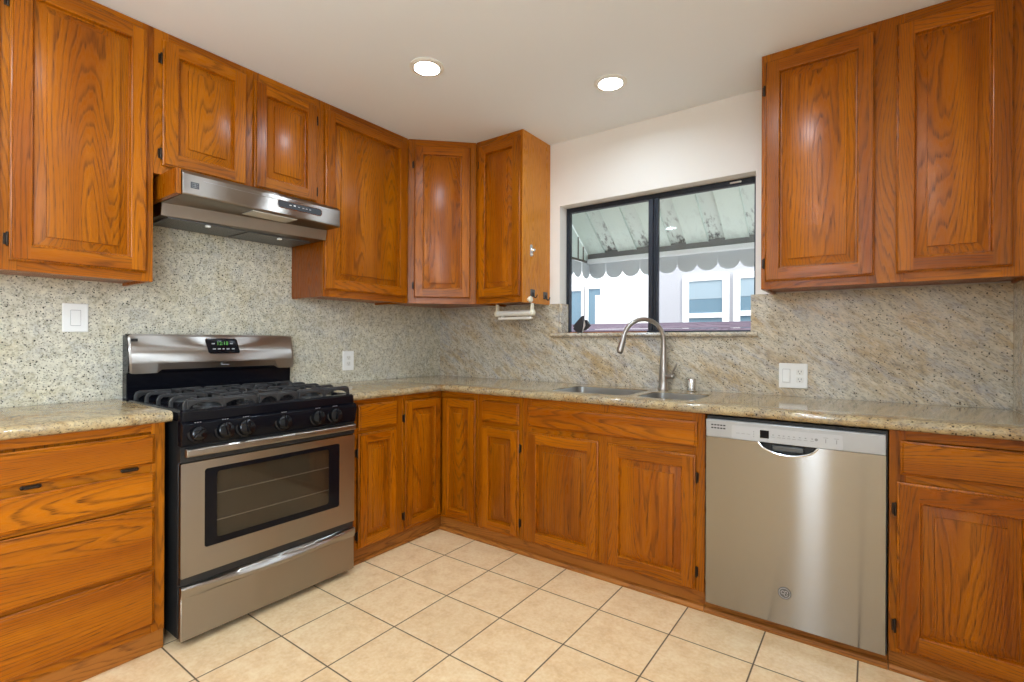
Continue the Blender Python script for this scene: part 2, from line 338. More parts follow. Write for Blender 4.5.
# window
wn_ = thing('window_1', 'dark bronze sliding window above the sink', None, (0, 0, 0), kind='structure')
mb = MB()
y0, y1 = .088, .125
mb.box(WX0+.0005, WX0+.024, y0, y1, 1.246, WZ1-.001).box(WX1-.022, WX1-.0005, y0, y1, 1.246, WZ1-.001)
mb.box(WX0+.024, WX1-.022, y0, y1, WZ1-.032, WZ1-.001).box(WX0+.024, WX1-.022, y0, y1, 1.246, 1.256)
mb.box(WX0+.03, WX1-.03, y0-.006, y0, WZ1-.030, WZ1-.020)
mb.build('window_frame', BFRAME, wn_, bevel=.0015)
mb = MB().box(1.700, 1.728, y0-.010, y0+.018, 1.2565, WZ1-.0325).box(1.722, 1.757, y0+.002, y0+.03, 1.2565, WZ1-.0325).box(1.738, 1.743, y0-.004, y0+.002, 1.30, 2.03)
mb.build('mullion', BFRAME, wn_, bevel=.0015)
MB().box(WX0+.024, 1.70, .100, .104, 1.2565, WZ1-.0325).build('pane', GLASS, wn_)
MB().box(1.757, WX1-.022, .108, .112, 1.2565, WZ1-.0325).build('pane', GLASS, wn_)
tag(MB().box(WX0+.03, 1.69, .086, .0955, 1.2462, 1.2525).build('track', oak('worn_wood_track', True, (190,120,80), (170,100,60), (120,70,40), .5), wn_), 'worn orange wooden track strip')
tag(MB().box(2.17, 2.23, .080, .0875, 2.078, 2.088).build('latch', OFFW, wn_, bevel=.002), 'pale latch on the head of the frame')
# baseboards: toe boards and shoe moulding below the base cabinets
def toe_board(name, label, x0, x1, y0, y1, axis):
    mb = MB(); mb.seed = random.random()
    mb.box(x0, x1, y0, y1, .001, .0775); struct(mb, name, OH, label, .001)
struct(MB().box(.56, .606, -2.95, -2.134, .0008, .0768), 'baseboard_left', OH, 'oak toe board under the drawer cabinet')
# the left wall boards run along y: grain along the board
OY = oak('oak_board_along_wall', False, (170,108,44), (150,88,30), (90,46,12), .45); 
for n_ in OY.node_tree.nodes:
    if n_.type == 'TEX_COORD':
        tcn = n_
mpn = OY.node_tree.nodes.new('ShaderNodeMapping'); mpn.inputs['Rotation'].default_value = (R(90), 0, R(0))
_l = [l for l in OY.node_tree.links if l.from_node == tcn][0]; _to = _l.to_socket; OY.node_tree.links.remove(_l)
lk(OY.node_tree, tcn.outputs['Object'], mpn.inputs[0]); lk(OY.node_tree, mpn.outputs[0], _to)
bpy.data.objects['baseboard_left'].data.materials[0] = OY
TB = oak('worn_toe_board_oak', True, (170,108,44), (150,88,30), (90,46,12), .45)
def lam(mb, s): mb.seed = s; return mb
struct(lam(MB(), .31).box(.56, .600, -1.315, -.6005, .0008, .0768).prism([(.6005, .0008), (.616, .0008), (.616, .006), (.611, .014), (.6005, .017)], -1.315, -.617, 1), 'baseboard_corner', OY, 'oak toe board between the stove and the corner')
struct(lam(MB(), .52).box(.6005, 2.224, -.600, -.56, .0008, .0768).prism([(-.6005, .0008), (-.6005, .022), (-.622, .019), (-.631, .010), (-.632, .0008)], .6165, 2.224, 0), 'baseboard_window', TB, 'oak toe board and shoe moulding below the sink cabinets')
struct(lam(MB(), .77).box(2.2265, 2.872, -.606, -.58, .0008, .046).prism([(-.6065, .0008), (-.6065, .020), (-.622, .018), (-.631, .010), (-.632, .0008)], 2.2265, 2.872, 0), 'baseboard_dishwasher', TB, 'oak strip below the dishwasher')
struct(lam(MB(), .93).box(2.8745, RX-.001, -.600, -.56, .0008, .0648).prism([(-.6005, .0008), (-.6005, .022), (-.622, .019), (-.631, .010), (-.632, .0008)], 2.8745, RX-.001, 0), 'baseboard_right', TB, 'oak toe board below the right cabinet')
# ------------------------------------------------------------------ cabinets
SEED = [0.0]
def nseed(mb): SEED[0] += .137; mb.seed = round(SEED[0], 3); return mb
def rect(x0, x1, z0, z1, i, y): return [(x0+i, y, z0+i), (x1-i, y, z0+i), (x1-i, y, z1-i), (x0+i, y, z1-i)]
DF = -.021
def loops(mb, x0, x1, z0, z1, prof, close=True, m=0):
    b = len(mb.v)
    for i, y in prof: mb.v += rect(x0, x1, z0, z1, i, y)
    for k in range(len(prof)-1):
        for i in range(4):
            j = (i+1) % 4; mb.face([b+4*k+i, b+4*k+j, b+4*(k+1)+j, b+4*(k+1)+i], m)
    if close: mb.face([b+4*(len(prof)-1)+i for i in range(4)], m)
def door(parent, x0, x1, z0, z1, hinge=None, hz=(.075, .10), fw_=.056, y=0.0, label=None, hside_y=None):
    """raised-panel overlay door on the face plane y=0 (front towards -y)"""
    x0, x1, z0, z1 = x0, x1, z0, z1
    mb = MB(); nseed(mb)
    mb.quad(rect(x0, x1, z0, z1, .006, -.0005)[::-1], 0)
    loops(mb, x0, x1, z0, z1, [(.006, -.0005), (.006, -.0045), (0, -.0055), (0, -.010), (.004, -.0130), (.0065, -.0140), (.008, DF)], False, 0)
    a, f = .008, fw_
    o = (x0+a, x1-a, z0+a, z1-a); q = (x0+f, x1-f, z0+f, z1-f)
    nseed(mb); mb.quad([(o[0], DF, o[2]), (q[0], DF, o[2]), (q[0], DF, o[3]), (o[0], DF, o[3])], 0)
    nseed(mb); mb.quad([(q[1], DF, o[2]), (o[1], DF, o[2]), (o[1], DF, o[3]), (q[1], DF, o[3])], 0)
    nseed(mb); mb.quad([(q[0], DF, o[2]), (q[1], DF, o[2]), (q[1], DF, q[2]), (q[0], DF, q[2])], 1)
    nseed(mb); mb.quad([(q[0], DF, q[3]), (q[1], DF, q[3]), (q[1], DF, o[3]), (q[0], DF, o[3])], 1)
    mb.seed += .05
    loops(mb, x0, x1, z0, z1, [(f, DF), (f+.003, -.0195), (f+.0050, -.0150), (f+.0060, -.0040), (f+.011, -.0030)], False, 0)
    o_ = mb.build('door', OK, parent)
    if label: o_['label'] = label
    mb = MB(); nseed(mb); i = f+.011
    s = min(.030, (x1-x0-2*i)*.22)
    loops(mb, x0, x1, z0, z1, [(i, -.0030), (i+s, -.0135), (i+s+.0008, -.0198), (i+s+.0035, -.0208)], True, 0)
    mb.build('raised_panel', OK, o_)
    if hinge:
        for zc in (z0+hz[0], z1-hz[1]):
            h = MB(); hx = x0-.0045 if hinge == 'L' else x1+.0045
            sg = -1 if hinge == 'L' else 1
            h.lathe([(.0001, -.0255), (.0028, -.0245), (.0042, -.022), (.0042, .022), (.0028, .0245), (.0001, .0255)], (hx, -.0085, zc), (0,0,1), 10)
            h.box(min(hx, hx+sg*.010), max(hx, hx+sg*.007), -.0035, -.0006, zc-.020, zc+.020)
            tag(h.build('hinge', BRONZE, o_), 'dark bronze hinge')
    return o_
def drawer(parent, x0, x1, z0, z1, name='drawer', depth=-.019):
    mb = MB(); nseed(mb)
    mb.quad(rect(x0, x1, z0, z1, .006, -.0005)[::-1], 1)
    loops(mb, x0, x1, z0, z1, [(.006, -.0005), (.006, -.0045), (0, -.0055), (0, -.010), (.003, -.0125), (.006, -.0135), (.008, -.0175), (.010, depth)], True, 1)
    return mb.build(name, OK, parent)
def frame(parent, x0, x1, z0, z1, stiles, rails, th=.019):
    """face frame: stiles = [(x0,x1)], rails = [(x0,x1,z0,z1)]"""
    mb = MB()
    for s in stiles: nseed(mb).box(s[0], s[1], 0, th, z0, z1, 0)
    for r_ in rails: nseed(mb).box(r_[0], r_[1], .0002, th, r_[2], r_[3], 1)
    return mb.build('face_frame', OK, parent, bevel=.0008, seg=1)
INT = plain('cabinet_inside', (.10, .05, .018, 1), .6)
def carcass(parent, x0, x1, z0, z1, depth, y0=.0195, t=.016, bottom_in=.012):
    mb = MB(); nseed(mb)
    mb.box(x0, x0+t, y0, depth, z0, z1, 0); nseed(mb).box(x1-t, x1, y0, depth, z0, z1, 0)
    nseed(mb).box(x0+t, x1-t, y0, depth, z0+bottom_in, z0+bottom_in+t, 1); mb.box(x0+t, x1-t, y0, depth, z1-t, z1, 1)
    mb.box(x0+t, x1-t, depth-.008, depth, z0+bottom_in+t, z1-t, 0)
    return mb.build('carcass', OK, parent)
LF = lambda y: (0, y, 0)
UB, UT = 1.4365, CEIL-.001
UX = .3284; BX = .615; BT, BB = .873, .0775
E90 = R(90)
# -- upper cabinets on the left wall (local x = world y, face plane at world x = UX)
def upL(label, y0, y1, z0=UB): return thing('wall_cabinet', label, 'cabinet', (UX, y0, 0), E90)
# tall cabinet at the left edge
W0 = -2.98
c = upL('tall oak wall cabinet left of the range hood, nearest the left edge', W0, -2.083); L = -2.083-W0
X = lambda y: y-W0
carcass(c, 0, L, UB, UT, UX-.0005)
frame(c, 0, L, UB, UT, [(0, .03), (X(-2.56), X(-2.50)), (X(-2.125), L)], [(.03, X(-2.56), UB, UB+.055), (X(-2.50), X(-2.125), UB, UB+.055), (.03, X(-2.56), UT-.04, UT), (X(-2.50), X(-2.125), UT-.04, UT)])
door(c, X(-2.522), X(-2.107), 1.472, 2.497, 'L', (.075, .10)); door(c, X(-2.955), X(-2.545), 1.472, 2.497, 'L')
# short cabinet over the hood
W0 = -2.0825; c = upL('short oak wall cabinet with two doors directly above the range hood', W0, -1.2705); L = -1.2705-W0
HB = 1.905
carcass(c, 0, L, HB, UT, UX-.0005)
frame(c, 0, L, HB, UT, [(0, .055), (X(-1.72), X(-1.63)), (X(-1.325), L)], [(.055, X(-1.72), HB, HB+.06), (X(-1.63), X(-1.325), HB, HB+.06), (.055, X(-1.72), UT-.04, UT), (X(-1.63), X(-1.325), UT-.04, UT)])
door(c, X(-2.052), X(-1.698), 1.944, 2.490, 'L', (.05, .085)); door(c, X(-1.659), X(-1.317), 1.950, 2.482, 'R', (.06, .08))
mb = MB(); nseed(mb); mb.box(X(-2.0565), X(-2.0375), -.165, UX-.013, 1.7985, 1.9045); mb.build('added_side_strip', OK, c)  # added oak strip, gives the hood's left side its reflected brown
# single door cabinet right of the hood
W0 = -1.27; c = upL('oak wall cabinet with one wide door right of the range hood', W0, -.6438); L = -.6438-W0
carcass(c, 0, L, UB, UT, UX-.0005)
frame(c, 0, L, UB, UT, [(0, .04), (L-.04, L)], [(.04, L-.04, UB, UB+.055), (.04, L-.04, UT-.04, UT)])
door(c, X(-1.264), X(-.666), 1.4755, 2.490)
# diagonal corner cabinet
p0, p1 = Vector((UX, -.643)), Vector((.6518, -UX)); dL = (p1-p0).length; ang = math.atan2(p1.y-p0.y, p1.x-p0.x)
c = thing('corner_wall_cabinet', 'narrow oak cabinet set diagonally across the corner with one door', 'cabinet', (p0.x, p0.y, 0), ang)
frame(c, 0, dL, UB, UT, [(.0015, .05), (dL-.05, dL-.0015)], [(.05, dL-.05, UB, UB+.055), (.05, dL-.05, UT-.04, UT)], .015)
door(c, .041, .413, 1.4755, 2.486, 'L', (.08, .13))
inv = Matrix.Rotation(-ang, 2)
def loc2(x, y): q = inv @ (Vector((x, y)) - p0); return (q.x, q.y)
poly = [loc2(*q) for q in ((UX-.0135, -.6325), (.6415, -UX+.014), (.6515, -.0006), (.0126, -.0126), (.0006, -.643))]
mb = MB(); nseed(mb); mb.prism(poly, UB+.012, UT); mb.build('carcass', OK, c)
# narrow cabinet left of the window (local x = world x)
c = thing('wall_cabinet', 'narrow oak wall cabinet left of the window, end panel with hooks', 'cabinet', (.6525, -UX, 0)); L = 1.036-.6525
X = lambda x: x-.6525
carcass(c, 0, L-.004, UB, UT, UX-.0005)
frame(c, 0, L-.004, UB, UT, [(0.001, .035), (L-.035, L-.004)], [(.035, L-.035, UB, UB+.055), (.035, L-.035, UT-.04, UT)])
EP = oak('oak_veneer_end_panel', False, (218,148,60), (204,126,40), (168,94,26))
mb = MB(); nseed(mb); mb.box(L-.0038, L, .0005, UX-.0005, UB, UT); mb.build('end_panel', EP, c)
mb = MB(); nseed(mb)
door(c, X(.684), X(1.024), 1.4755, 2.488, 'L', (.085, .12))
# two door cabinet right of the window
c = thing('wall_cabinet', 'wide oak wall cabinet with two tall doors right of the window', 'cabinet', (2.399, -UX, 0)); L = RX-.0015-2.399
X = lambda x: x-2.399
carcass(c, 0, L, UB, UT, UX-.0005)
frame(c, 0, L, UB, UT, [(0, .04), (X(2.80), X(2.925)), (X(3.21), L)], [(.04, X(2.80), UB, UB+.055), (X(2.925), X(3.21), UB, UB+.055), (.04, X(2.80), UT-.04, UT), (X(2.925), X(3.21), UT-.04, UT)])
door(c, X(2.417), X(2.829), 1.470, 2.489, 'L', (.085, .13)); door(c, X(2.898), X(3.242), 1.473, 2.486)
# -- base cabinets
W0 = -2.95; X = lambda y: y-W0
c = thing('base_cabinet', 'oak base cabinet with four stacked drawers left of the stove', 'cabinet', (BX, W0, 0), E90); L = -2.1345-W0
mb = MB(); nseed(mb); mb.box(0, L, .0195, BX-.001, BB, BT-.001); mb.build('carcass', OK, c)
frame(c, 0, L, BB, BT, [(0, .05), (L-.045, L)], [(.05, L-.045, a, b_) for a, b_ in ((.84, BT), (.685, .725), (.56, .585), (.315, .335), (BB, .125))])
for a, b_ in ((.721, .832), (.576, .689), (.331, .559), (.112, .318)): drawer(c, .02, L-.036, a, b_)
for ya, yb in ((-2.538, -2.486), (-2.274, -2.220)):
    mb = MB(); mb.rings([[(x, y_, z) for x, z in rrect(X(ya)+i, X(yb)-i, .7045+i, .7160-i, .005, 3)] for y_, i in ((.0, 0), (-.008, 0), (-.010, .002))])
    mb.box(X(ya)+.008, X(yb)-.008, -.0106, -.0099, .7085, .7120)
    tag(mb.build('pull', BRONZE, c), 'dark metal finger pull under the top drawer')
W0 = -1.3165; X = lambda y: y-W0
c = thing('base_cabinet', 'narrow oak base cabinet with a drawer right beside the stove', 'cabinet', (BX, W0, 0), E90); L = -.9405-W0
mb = MB(); nseed(mb); mb.box(0, L, .0195, BX-.001, BB, BT-.001); mb.build('carcass', OK, c)
frame(c, 0, L, BB, BT, [(0, .06), (X(-1.0), L)], [(.06, X(-1.0), a, b_) for a, b_ in ((.84, BT), (.67, .725), (BB, .115))])
drawer(c, X(-1.249), X(-.988), .710, .846); door(c, X(-1.250), X(-.992), .083, .692, 'L', (.07, .10), .05)
# corner cabinet with two leaves meeting in the corner
c = thing('corner_base_cabinet', 'oak corner base cabinet with two narrow doors meeting at the inside corner', 'cabinet', (BX, -.939, 0), E90)
La = .939-BX
mb = MB(); nseed(mb)
# carcass in local axes: local x = world y + .939 ; local y = BX - world x
pl = [(0, .0195), (La+.0195, .0195), (La+.0195, -.305+.0), (.938, -.305), (.938, BX-.001), (0, BX-.001)]
mb.prism(pl, BB, BT-.001); mb.build('carcass', OK, c)
frame(c, 0, La, BB, BT, [(0, .035)], [(.035, La, .84, BT), (.035, La, BB, .11)])
door(c, .014, .939-.638, .098, .838, 'L', (.07, .10), .05)
# second leaf: local x = world x - BX
mb = MB(); nseed(mb).box(.27, .304, 0, .019, BB, BT, 0); nseed(mb).box(.0, .27, .0002, .019, .84, BT, 1); nseed(mb).box(0, .27, .0002, .019, BB, .11, 1); mb.build('face_frame', OK, c, bevel=.0008, loc=(La, 0, 0), rot=(0, 0, -E90))
dd = door(c, .0225, .905-BX, .096, .836, None, (.07, .10), .05); dd.location = (La, 0, 0); dd.rotation_euler = (0, 0, -E90)
c = thing('base_cabinet', 'narrow oak base cabinet with a small drawer left of the sink cabinet', 'cabinet', (.9205, -BX, 0)); X = lambda x: x-.9205; L = 1.2485-.9205
mb = MB(); nseed(mb); mb.box(0, L, .0195, BX-.001, BB, BT-.001); mb.build('carcass', OK, c)
frame(c, 0, L, BB, BT, [(0, .045), (X(1.215), L)], [(.045, X(1.215), a, b_) for a, b_ in ((.84, BT), (.67, .73), (BB, .115))])
drawer(c, X(.955), X(1.223), .714, .838); door(c, X(.955), X(1.223), .090, .688, 'R', (.08, .10), .05)
c = thing('sink_base_cabinet', 'wide oak base cabinet with two doors under the sink', 'cabinet', (1.2495, -BX, 0)); X = lambda x: x-1.2495; L = 2.2255-1.2495
mb = MB(); nseed(mb); mb.box(0, L, .0195, BX-.03, BB, .66).box(0, .016, .0195, BX-.03, .66, BT-.001).box(L-.016, L, .0195, BX-.03, .66, BT-.001); mb.build('carcass', OK, c)
frame(c, 0, L, BB, BT, [(0, .05), (X(1.70), X(1.776)), (X(2.17), L)], [(.05, X(2.17), .828, BT), (.05, X(1.70), .672, .73), (X(1.776), X(2.17), .672, .73), (.05, X(1.70), BB, .11), (X(1.776), X(2.17), BB, .11)])
drawer(c, X(1.284), X(2.193), .719, .834, 'false_drawer_front')
door(c, X(1.284), X(1.711), .086, .688); door(c, X(1.765), X(2.187), .085, .684, 'R', (.08, .10))
c = thing('base_cabinet', 'oak base cabinet with a drawer right of the dishwasher', 'cabinet', (2.8735, -BX, 0)); X = lambda x: x-2.8735; L = RX-.0015-2.8735
mb = MB(); nseed(mb); mb.box(0, L, .0195, BX-.001, .066, BT-.001); mb.build('carcass', OK, c)
frame(c, 0, L, .066, BT, [(0, .05), (L-.035, L)], [(.05, L-.035, a, b_) for a, b_ in ((.838, BT), (.672, .73), (.066, .11))])
drawer(c, X(2.905), X(3.285), .715, .836); door(c, X(2.897), X(3.285), .084, .687, 'L', (.08, .10), .062)
# ------------------------------------------------------------------ worktops
def bull(x_in, x_out, z0, z1, n=6):
    r = (z1-z0)/2; cz = (z0+z1)/2
    return [(x_in, z0)] + [(x_out-r+r*math.cos(R(-90+180*i/n)), cz+r*math.sin(R(-90+180*i/n))) for i in range(n+1)] + [(x_in, z1)]
CZ0, CZ1 = .8735, .915; CF = .6506
o = MB().prism(bull(.0125, CF, CZ0, CZ1), -2.98, -2.1195, 1).build('worktop', CTR)
tag(o, 'short tan granite worktop left of the stove', 'worktop')
# L shaped top with two sink cut-outs, as a grid of blocks
mb = MB(); S1 = (1.352, 1.812, -.526, -.165); S2 = (1.858, 2.150, -.526, -.205)
mb.prism(bull(.0125, CF, CZ0, CZ1), -1.3085, -CF+.0208, 1)
fe = [(-y, z) for y, z in bull(.53, CF, CZ0, CZ1)]
mb.prism([(y, z) for y, z in fe[::-1]], CF-.0208, RX-.0125, 0)
o_ = MB()
rs1 = rrect(S1[0], S1[1], S1[2], S1[3], .05, 6); rs2 = rrect(S2[0], S2[1], S2[2], S2[3], .05, 6)
def slab_with_holes(mb, outer, holes, z0, z1):
    bm = bmesh.new()
    ed = []
    for lp in [outer]+holes:
        vs = [bm.verts.new((x, y, z1)) for x, y in lp]
        ed += [bm.edges.new((vs[i], vs[(i+1) % len(vs)])) for i in range(len(vs))]
    bmesh.ops.triangle_fill(bm, use_beauty=True, use_dissolve=False, edges=ed)
    bm.verts.index_update()
    b = len(mb.v); vv = [v.co.copy() for v in bm.verts]; n = len(vv)
    mb.v += [tuple(v) for v in vv]; mb.v += [(v.x, v.y, z0) for v in vv]
    for f in bm.faces:
        ix = [v.index for v in f.verts]
        if f.normal.z < 0: ix = ix[::-1]
        mb.face([b+i for i in ix]); mb.face([b+n+i for i in ix][::-1])
    bm.free()
    k = 0
    for q, lp in enumerate([outer]+holes):
        m_ = len(lp)
        for i in range(m_):
            j = (i+1) % m_; f = [b+k+i, b+k+j, b+n+k+j, b+n+k+i]
            mb.face(f[::-1])
        k += m_
slab_with_holes(mb, [(CF-.0208, -.53), (1.28, -.53), (1.28, -.0125), (.0125, -.0125), (.0125, -CF+.0208), (CF-.0208, -CF+.0208)][::-1][::-1], [], CZ0, CZ1)
slab_with_holes(mb, [(1.28, -.5299), (2.24, -.5299), (2.24, -.0125), (1.28, -.0125)], [rs1, rs2], CZ0, CZ1)
slab_with_holes(mb, [(2.24, -.53), (RX-.0125, -.53), (RX-.0125, -.0125), (2.24, -.0125)], [], CZ0, CZ1)
o = mb.build('worktop', CTR); tag(o, 'long L-shaped tan granite worktop around the sink', 'worktop')
bmm = bmesh.new(); bmm.from_mesh(o.data); bmesh.ops.recalc_face_normals(bmm, faces=bmm.faces); bmm.to_mesh(o.data); bmm.free()
# sink
sk = thing('kitchen_sink', 'double bowl stainless steel sink set under the window worktop', 'sink', (1.76, -.35, .66))
for S, dp in ((S1, .20), (S2, .17)):
    mb = MB(); rings = []
    for ins, z in ((.0020, CZ1-.004), (.0040, CZ1-.0035), (.005, CZ0-.006), (.012, CZ0-dp+.03), (.03, CZ0-dp+.005), (.05, CZ0-dp)):
        rings.append([(x-1.76, y+.35, z-.66) for x, y in rrect(S[0]+ins, S[1]-ins, S[2]+ins, S[3]-ins, max(.05-ins, .02), 6)])
    mb.rings([r[::-1] for r in rings], False, True)
    bw = mb.build('bowl', SINKM, sk)
    cx, cy = (S[0]+S[1])/2-1.76, (S[2]+S[3])/2+.35
    MB().lathe([(.0001, 0), (.040, 0), (.043, .003), (.036, .004), (.030, .001), (.0001, .001)], (cx, cy, CZ0-dp-.66+.0005)).build('drain', CHROME, bw)
# faucet
FX, FY = 1.846, -.060
fa = thing('faucet', 'tall brushed nickel gooseneck faucet behind the sink', 'faucet', (FX, FY, .9152))
MB().lathe([(.0001, 0), (.029, 0), (.029, .004), (.026, .012), (.0245, .05), (.0235, .10), (.0195, .16), (.0165, .22), (.0155, .24), (.0001, .24)], n=28).build('body', NICK, fa)
tip = Vector((1.682-FX, -.240-FY, 0)); D = tip.length; du = tip/D
path = [Vector((0, 0, .23)), Vector((0, 0, .262))]; rr = D/2*1.02
for i in range(0, 15):
    a = R(180-i*12.2); path.append(Vector((0, 0, .282)) + du*(rr+rr*math.cos(a)) + Vector((0, 0, rr*math.sin(a)*.97)))
end = path[-1]; dirn = (path[-1]-path[-2]).normalized()
MB().tube(path, .0125, 14).build('spout', NICK, fa)
mb = MB(); mb.tube([end-dirn*.01, end+dirn*.004, end+dirn*.02, end+dirn*.075, end+dirn*.088, end+dirn*.094], [.0128, .0158, .0165, .0185, .0185, .0150], 18)
sh = mb.build('spray_head', NICK, fa)
tag(MB().tube([end+dirn*.0935, end+dirn*.0965], .013, 16).build('nozzle', SLOT, sh), 'dark spray nozzle')
mb = MB(); hd = Vector((.97, -.22, 0)).normalized()
mb.tube([hd*.018+Vector((0,0,.075)), hd*.022+Vector((0,0,.075)), hd*.060+Vector((0,0,.075)), hd*.066+Vector((0,0,.075))], [.013, .0150, .0150, .011], 16)
hb = mb.build('handle', NICK, fa)
MB().tube([hd*.050+Vector((0,0,.082)), hd*.060+Vector((0,0,.10)), hd*.078+Vector((0,.0,.140)), hd*.084+Vector((0,0,.150))], [.0065, .0060, .0050, .0035], 10).build('lever', NICK, hb)
ag = thing('air_gap', 'small chrome cylinder cap standing right of the faucet', 'air gap', (2.012, -.085, .9152))
MB().lathe([(.0001, 0), (.026, 0), (.028, 0.004), (.0255, .006), (.0255, .064), (.0235, .070), (.0001, .071)], n=24).build('cap', CHROME, ag)
# ------------------------------------------------------------------ stove
# local: x = world y + 2.1085 (left to right), y = inward from the door face plane world x=.69, z up
SW = .786
st = thing('gas_stove', 'stainless steel gas stove with black cooktop and five burners', 'stove', (.69, -2.1075, 0), E90)
BD = .69-.014
body = MB().box(.004, SW-.004, .035, BD-.004, .03, .895).build('body', MBLACK, st, bevel=.003)
for x in (.05, SW-.05):
    for y in (.09, BD-.07): tag(MB().lathe([(.0001, 0), (.018, 0), (.018, .012), (.010, .014), (.010, .0305), (.0001, .0305)], (x, y, .0005), n=14).build('foot', MBLACK, st), 'black levelling foot')
# cooktop tray
mb = MB(); mb.rings([[(x, y, z) for x, y in rrect(0+i, SW-i, -.002+i, BD-.085-i*.2, .02, 4)] for i, z in ((0, .875), (0, .908), (.006, .917), (.020, .918), (.032, .9075), (.034, .907))])
mb.build('cooktop', BLACK, st)
# sloped control fascia
mb = MB(); mb.prism([(-.004, .778), (.03, .778), (.03, .8745), (.004, .8745), (-.016, .866), (-.020, .852)][::1], .0005, SW-.0005, 0)
fas = mb.build('control_panel', BLACK, st, bevel=.002)
KNOB = plain('glossy_black_knob', (.004,.004,.005,1), .12, spec=.34)
for i, kx in enumerate((.052, .153, .234, .400, .566, .658)):
    kz = .825
    k = MB(); n = Vector((0, -.985, .17)).normalized(); b0 = Vector((kx, -.013, kz))
    rk = .0335 if i else .029
    k.lathe([(.0001, 0), (rk+.0075, 0), (rk+.0070, .004), (rk, .006), (rk*.97, .016), (rk*.88, .023), (rk*.7, .0265), (.0001, .028)], b0, n, 26)
    kk = k.build('knob', KNOB, st)
    g = MB(); u = Vector((math.cos(R((215, 100, 95, 90, 85, 80)[i])), 0, math.sin(R((215, 100, 95, 90, 85, 80)[i])))); v = n.cross(u).normalized(); u = v.cross(n).normalized()
    rings = []
    for h, sc in ((.020, .86), (.032, .80), (.035, .62)):
        ctr = b0+n*h
        rings.append([ctr+u*(a*sc)+v*(bb*sc) for a, bb in ((rk*1.15, .0), (rk*.8, .0065), (-rk*.8, .0065), (-rk*.9, 0), (-rk*.8, -.0065), (rk*.8, -.0065))])
    g.rings(rings); tag(g.build('grip', KNOB, kk), 'raised grip of the knob')
    p = MB(); c0 = Vector((kx-.0035, -.0187, kz+.036))
    for q in range(3): p.box(kx-.012+q*.009, kx-.006+q*.009, -.0188, -.0180, kz+.0440, kz+.0455)
    tag(p.build('knob_print', GREYP, fas), 'tiny pale marking above the knob')
# backguard
mb = MB(); mb.prism([(BD-.002, .895), (BD-.002, 1.205), (BD-.04, 1.2155), (BD-.060, 1.208), (BD-.086, 1.082), (BD-.074, 1.036), (BD-.056, 1.034), (BD-.052, .90), (BD-.06, .895)][::-1], .008, SW+.010, 0)
bgd = mb.build('backguard', BLACK, st, bevel=.003)
def y_bg(z): return BD-.060-.026*(1.208-z)/(1.208-1.082) if z > 1.082 else BD-.086+.012*(1.082-z)/.05
# stainless front of the backguard with upturned ends
mb = MB(); xs = [.009, .018, .031, .118, .138, SW-.103, SW-.078, SW-.008, SW+.002, SW+.009]
low = [1.040, 1.033, 1.032, 1.033, 1.048, 1.048, 1.033, 1.032, 1.033, 1.040]
rows = []
for z in (1.2155, 1.205, 1.14, 1.088, 1.080):
    rows.append([(x, y_bg(min(z, 1.206))-.004-(.002 if 0 < i < 9 else 0), z - (.012 if i in (0, 9) and z > 1.19 else (.003 if i in (1, 8) and z > 1.2 else 0))) for i, x in enumerate(xs)])
rows.append([(x, y_bg(1.05)-.006-(.004 if (i in (0,1,2,3,6,7,8,9)) else 0), l) for i, (x, l) in enumerate(zip(xs, low))])
rows.append([(x, y_bg(1.05)+.012, l+.002) for x, l in zip(xs, low)])
b = 0
for r_ in rows: mb.v += r_
nn = len(xs)
for k in range(len(rows)-1):
    for i in range(nn-1): mb.face([k*nn+i, (k+1)*nn+i, (k+1)*nn+i+1, k*nn+i+1])
fr_ = mb.build('backguard_front', STEEL, st, smooth=False)
so = fr_.modifiers.new('thick', 'SOLIDIFY'); so.thickness = .0025; so.offset = -1
# clock panel (slanting rounded plate)
def on_bg(x, z, out): return (x, y_bg(z)-.0065-out, z)
def slant(x0, x1, z0, z1, sh, r): return [(x + sh*(z1-z)/(z1-z0), z) for x, z in rrect(x0, x1, z0, z1, r, 3)]
mb = MB(); mb.rings([[on_bg(x, z, o_) for x, z in slant(.330+i, .484-i, 1.120+i, 1.196-i, .013, .010)] for o_, i in ((0, 0), (.003, 0), (.004, .002))])
ck = mb.build('clock_panel', BLACK, st); tag(ck, 'black clock panel with green digits')
def text(name, s, size, m, parent, loc, rot, sx=1.0):
    cu = bpy.data.curves.new(name, 'FONT'); cu.body = s; cu.size = size; cu.align_x = 'CENTER'; cu.align_y = 'CENTER'; cu.extrude = .0003
    o = bpy.data.objects.new(name, cu); C.objects.link(o); cu.materials.append(m); o.parent = parent; o.location = loc; o.rotation_euler = rot; o.scale = (sx, 1, 1)
    bpy.context.view_layer.update(); me = bpy.data.meshes.new_from_object(o); q = bpy.data.objects.new(name, me); C.objects.link(q)
    q.parent = parent; q.location = loc; q.rotation_euler = rot; bpy.data.objects.remove(o); q.name = name; return q
tag(text('clock_digits', '12:18', .026, GREEN, ck, on_bg(.411, 1.171, .0046), (R(83), 0, 0)), 'green clock digits')
for x, z in ((.366, 1.170), (.455, 1.170), (.369, 1.143), (.393, 1.143), (.414, 1.143), (.436, 1.143), (.462, 1.143)):
    wv = .007 if abs(x-.414) > .001 else .005
    q = on_bg(x, z, .0043); tag(MB().box(x-wv, x+wv, q[1]-.0006, q[1]+.0003, z-.0028, z+.0028).build('button', GREYP, ck), 'small grey printed button')
mb = MB(); q = on_bg(.419, 1.064, .003); mb.box(.398, .440, q[1]-.0006, q[1]+.003, 1.0605, 1.0640); mb.prism([(.400, 1.066), (.407, 1.066), (.404, 1.078)], q[1]-.0006, q[1]+.003, 1)
tag(mb.build('logo', INK, st), 'small dark maker mark on the backguard')
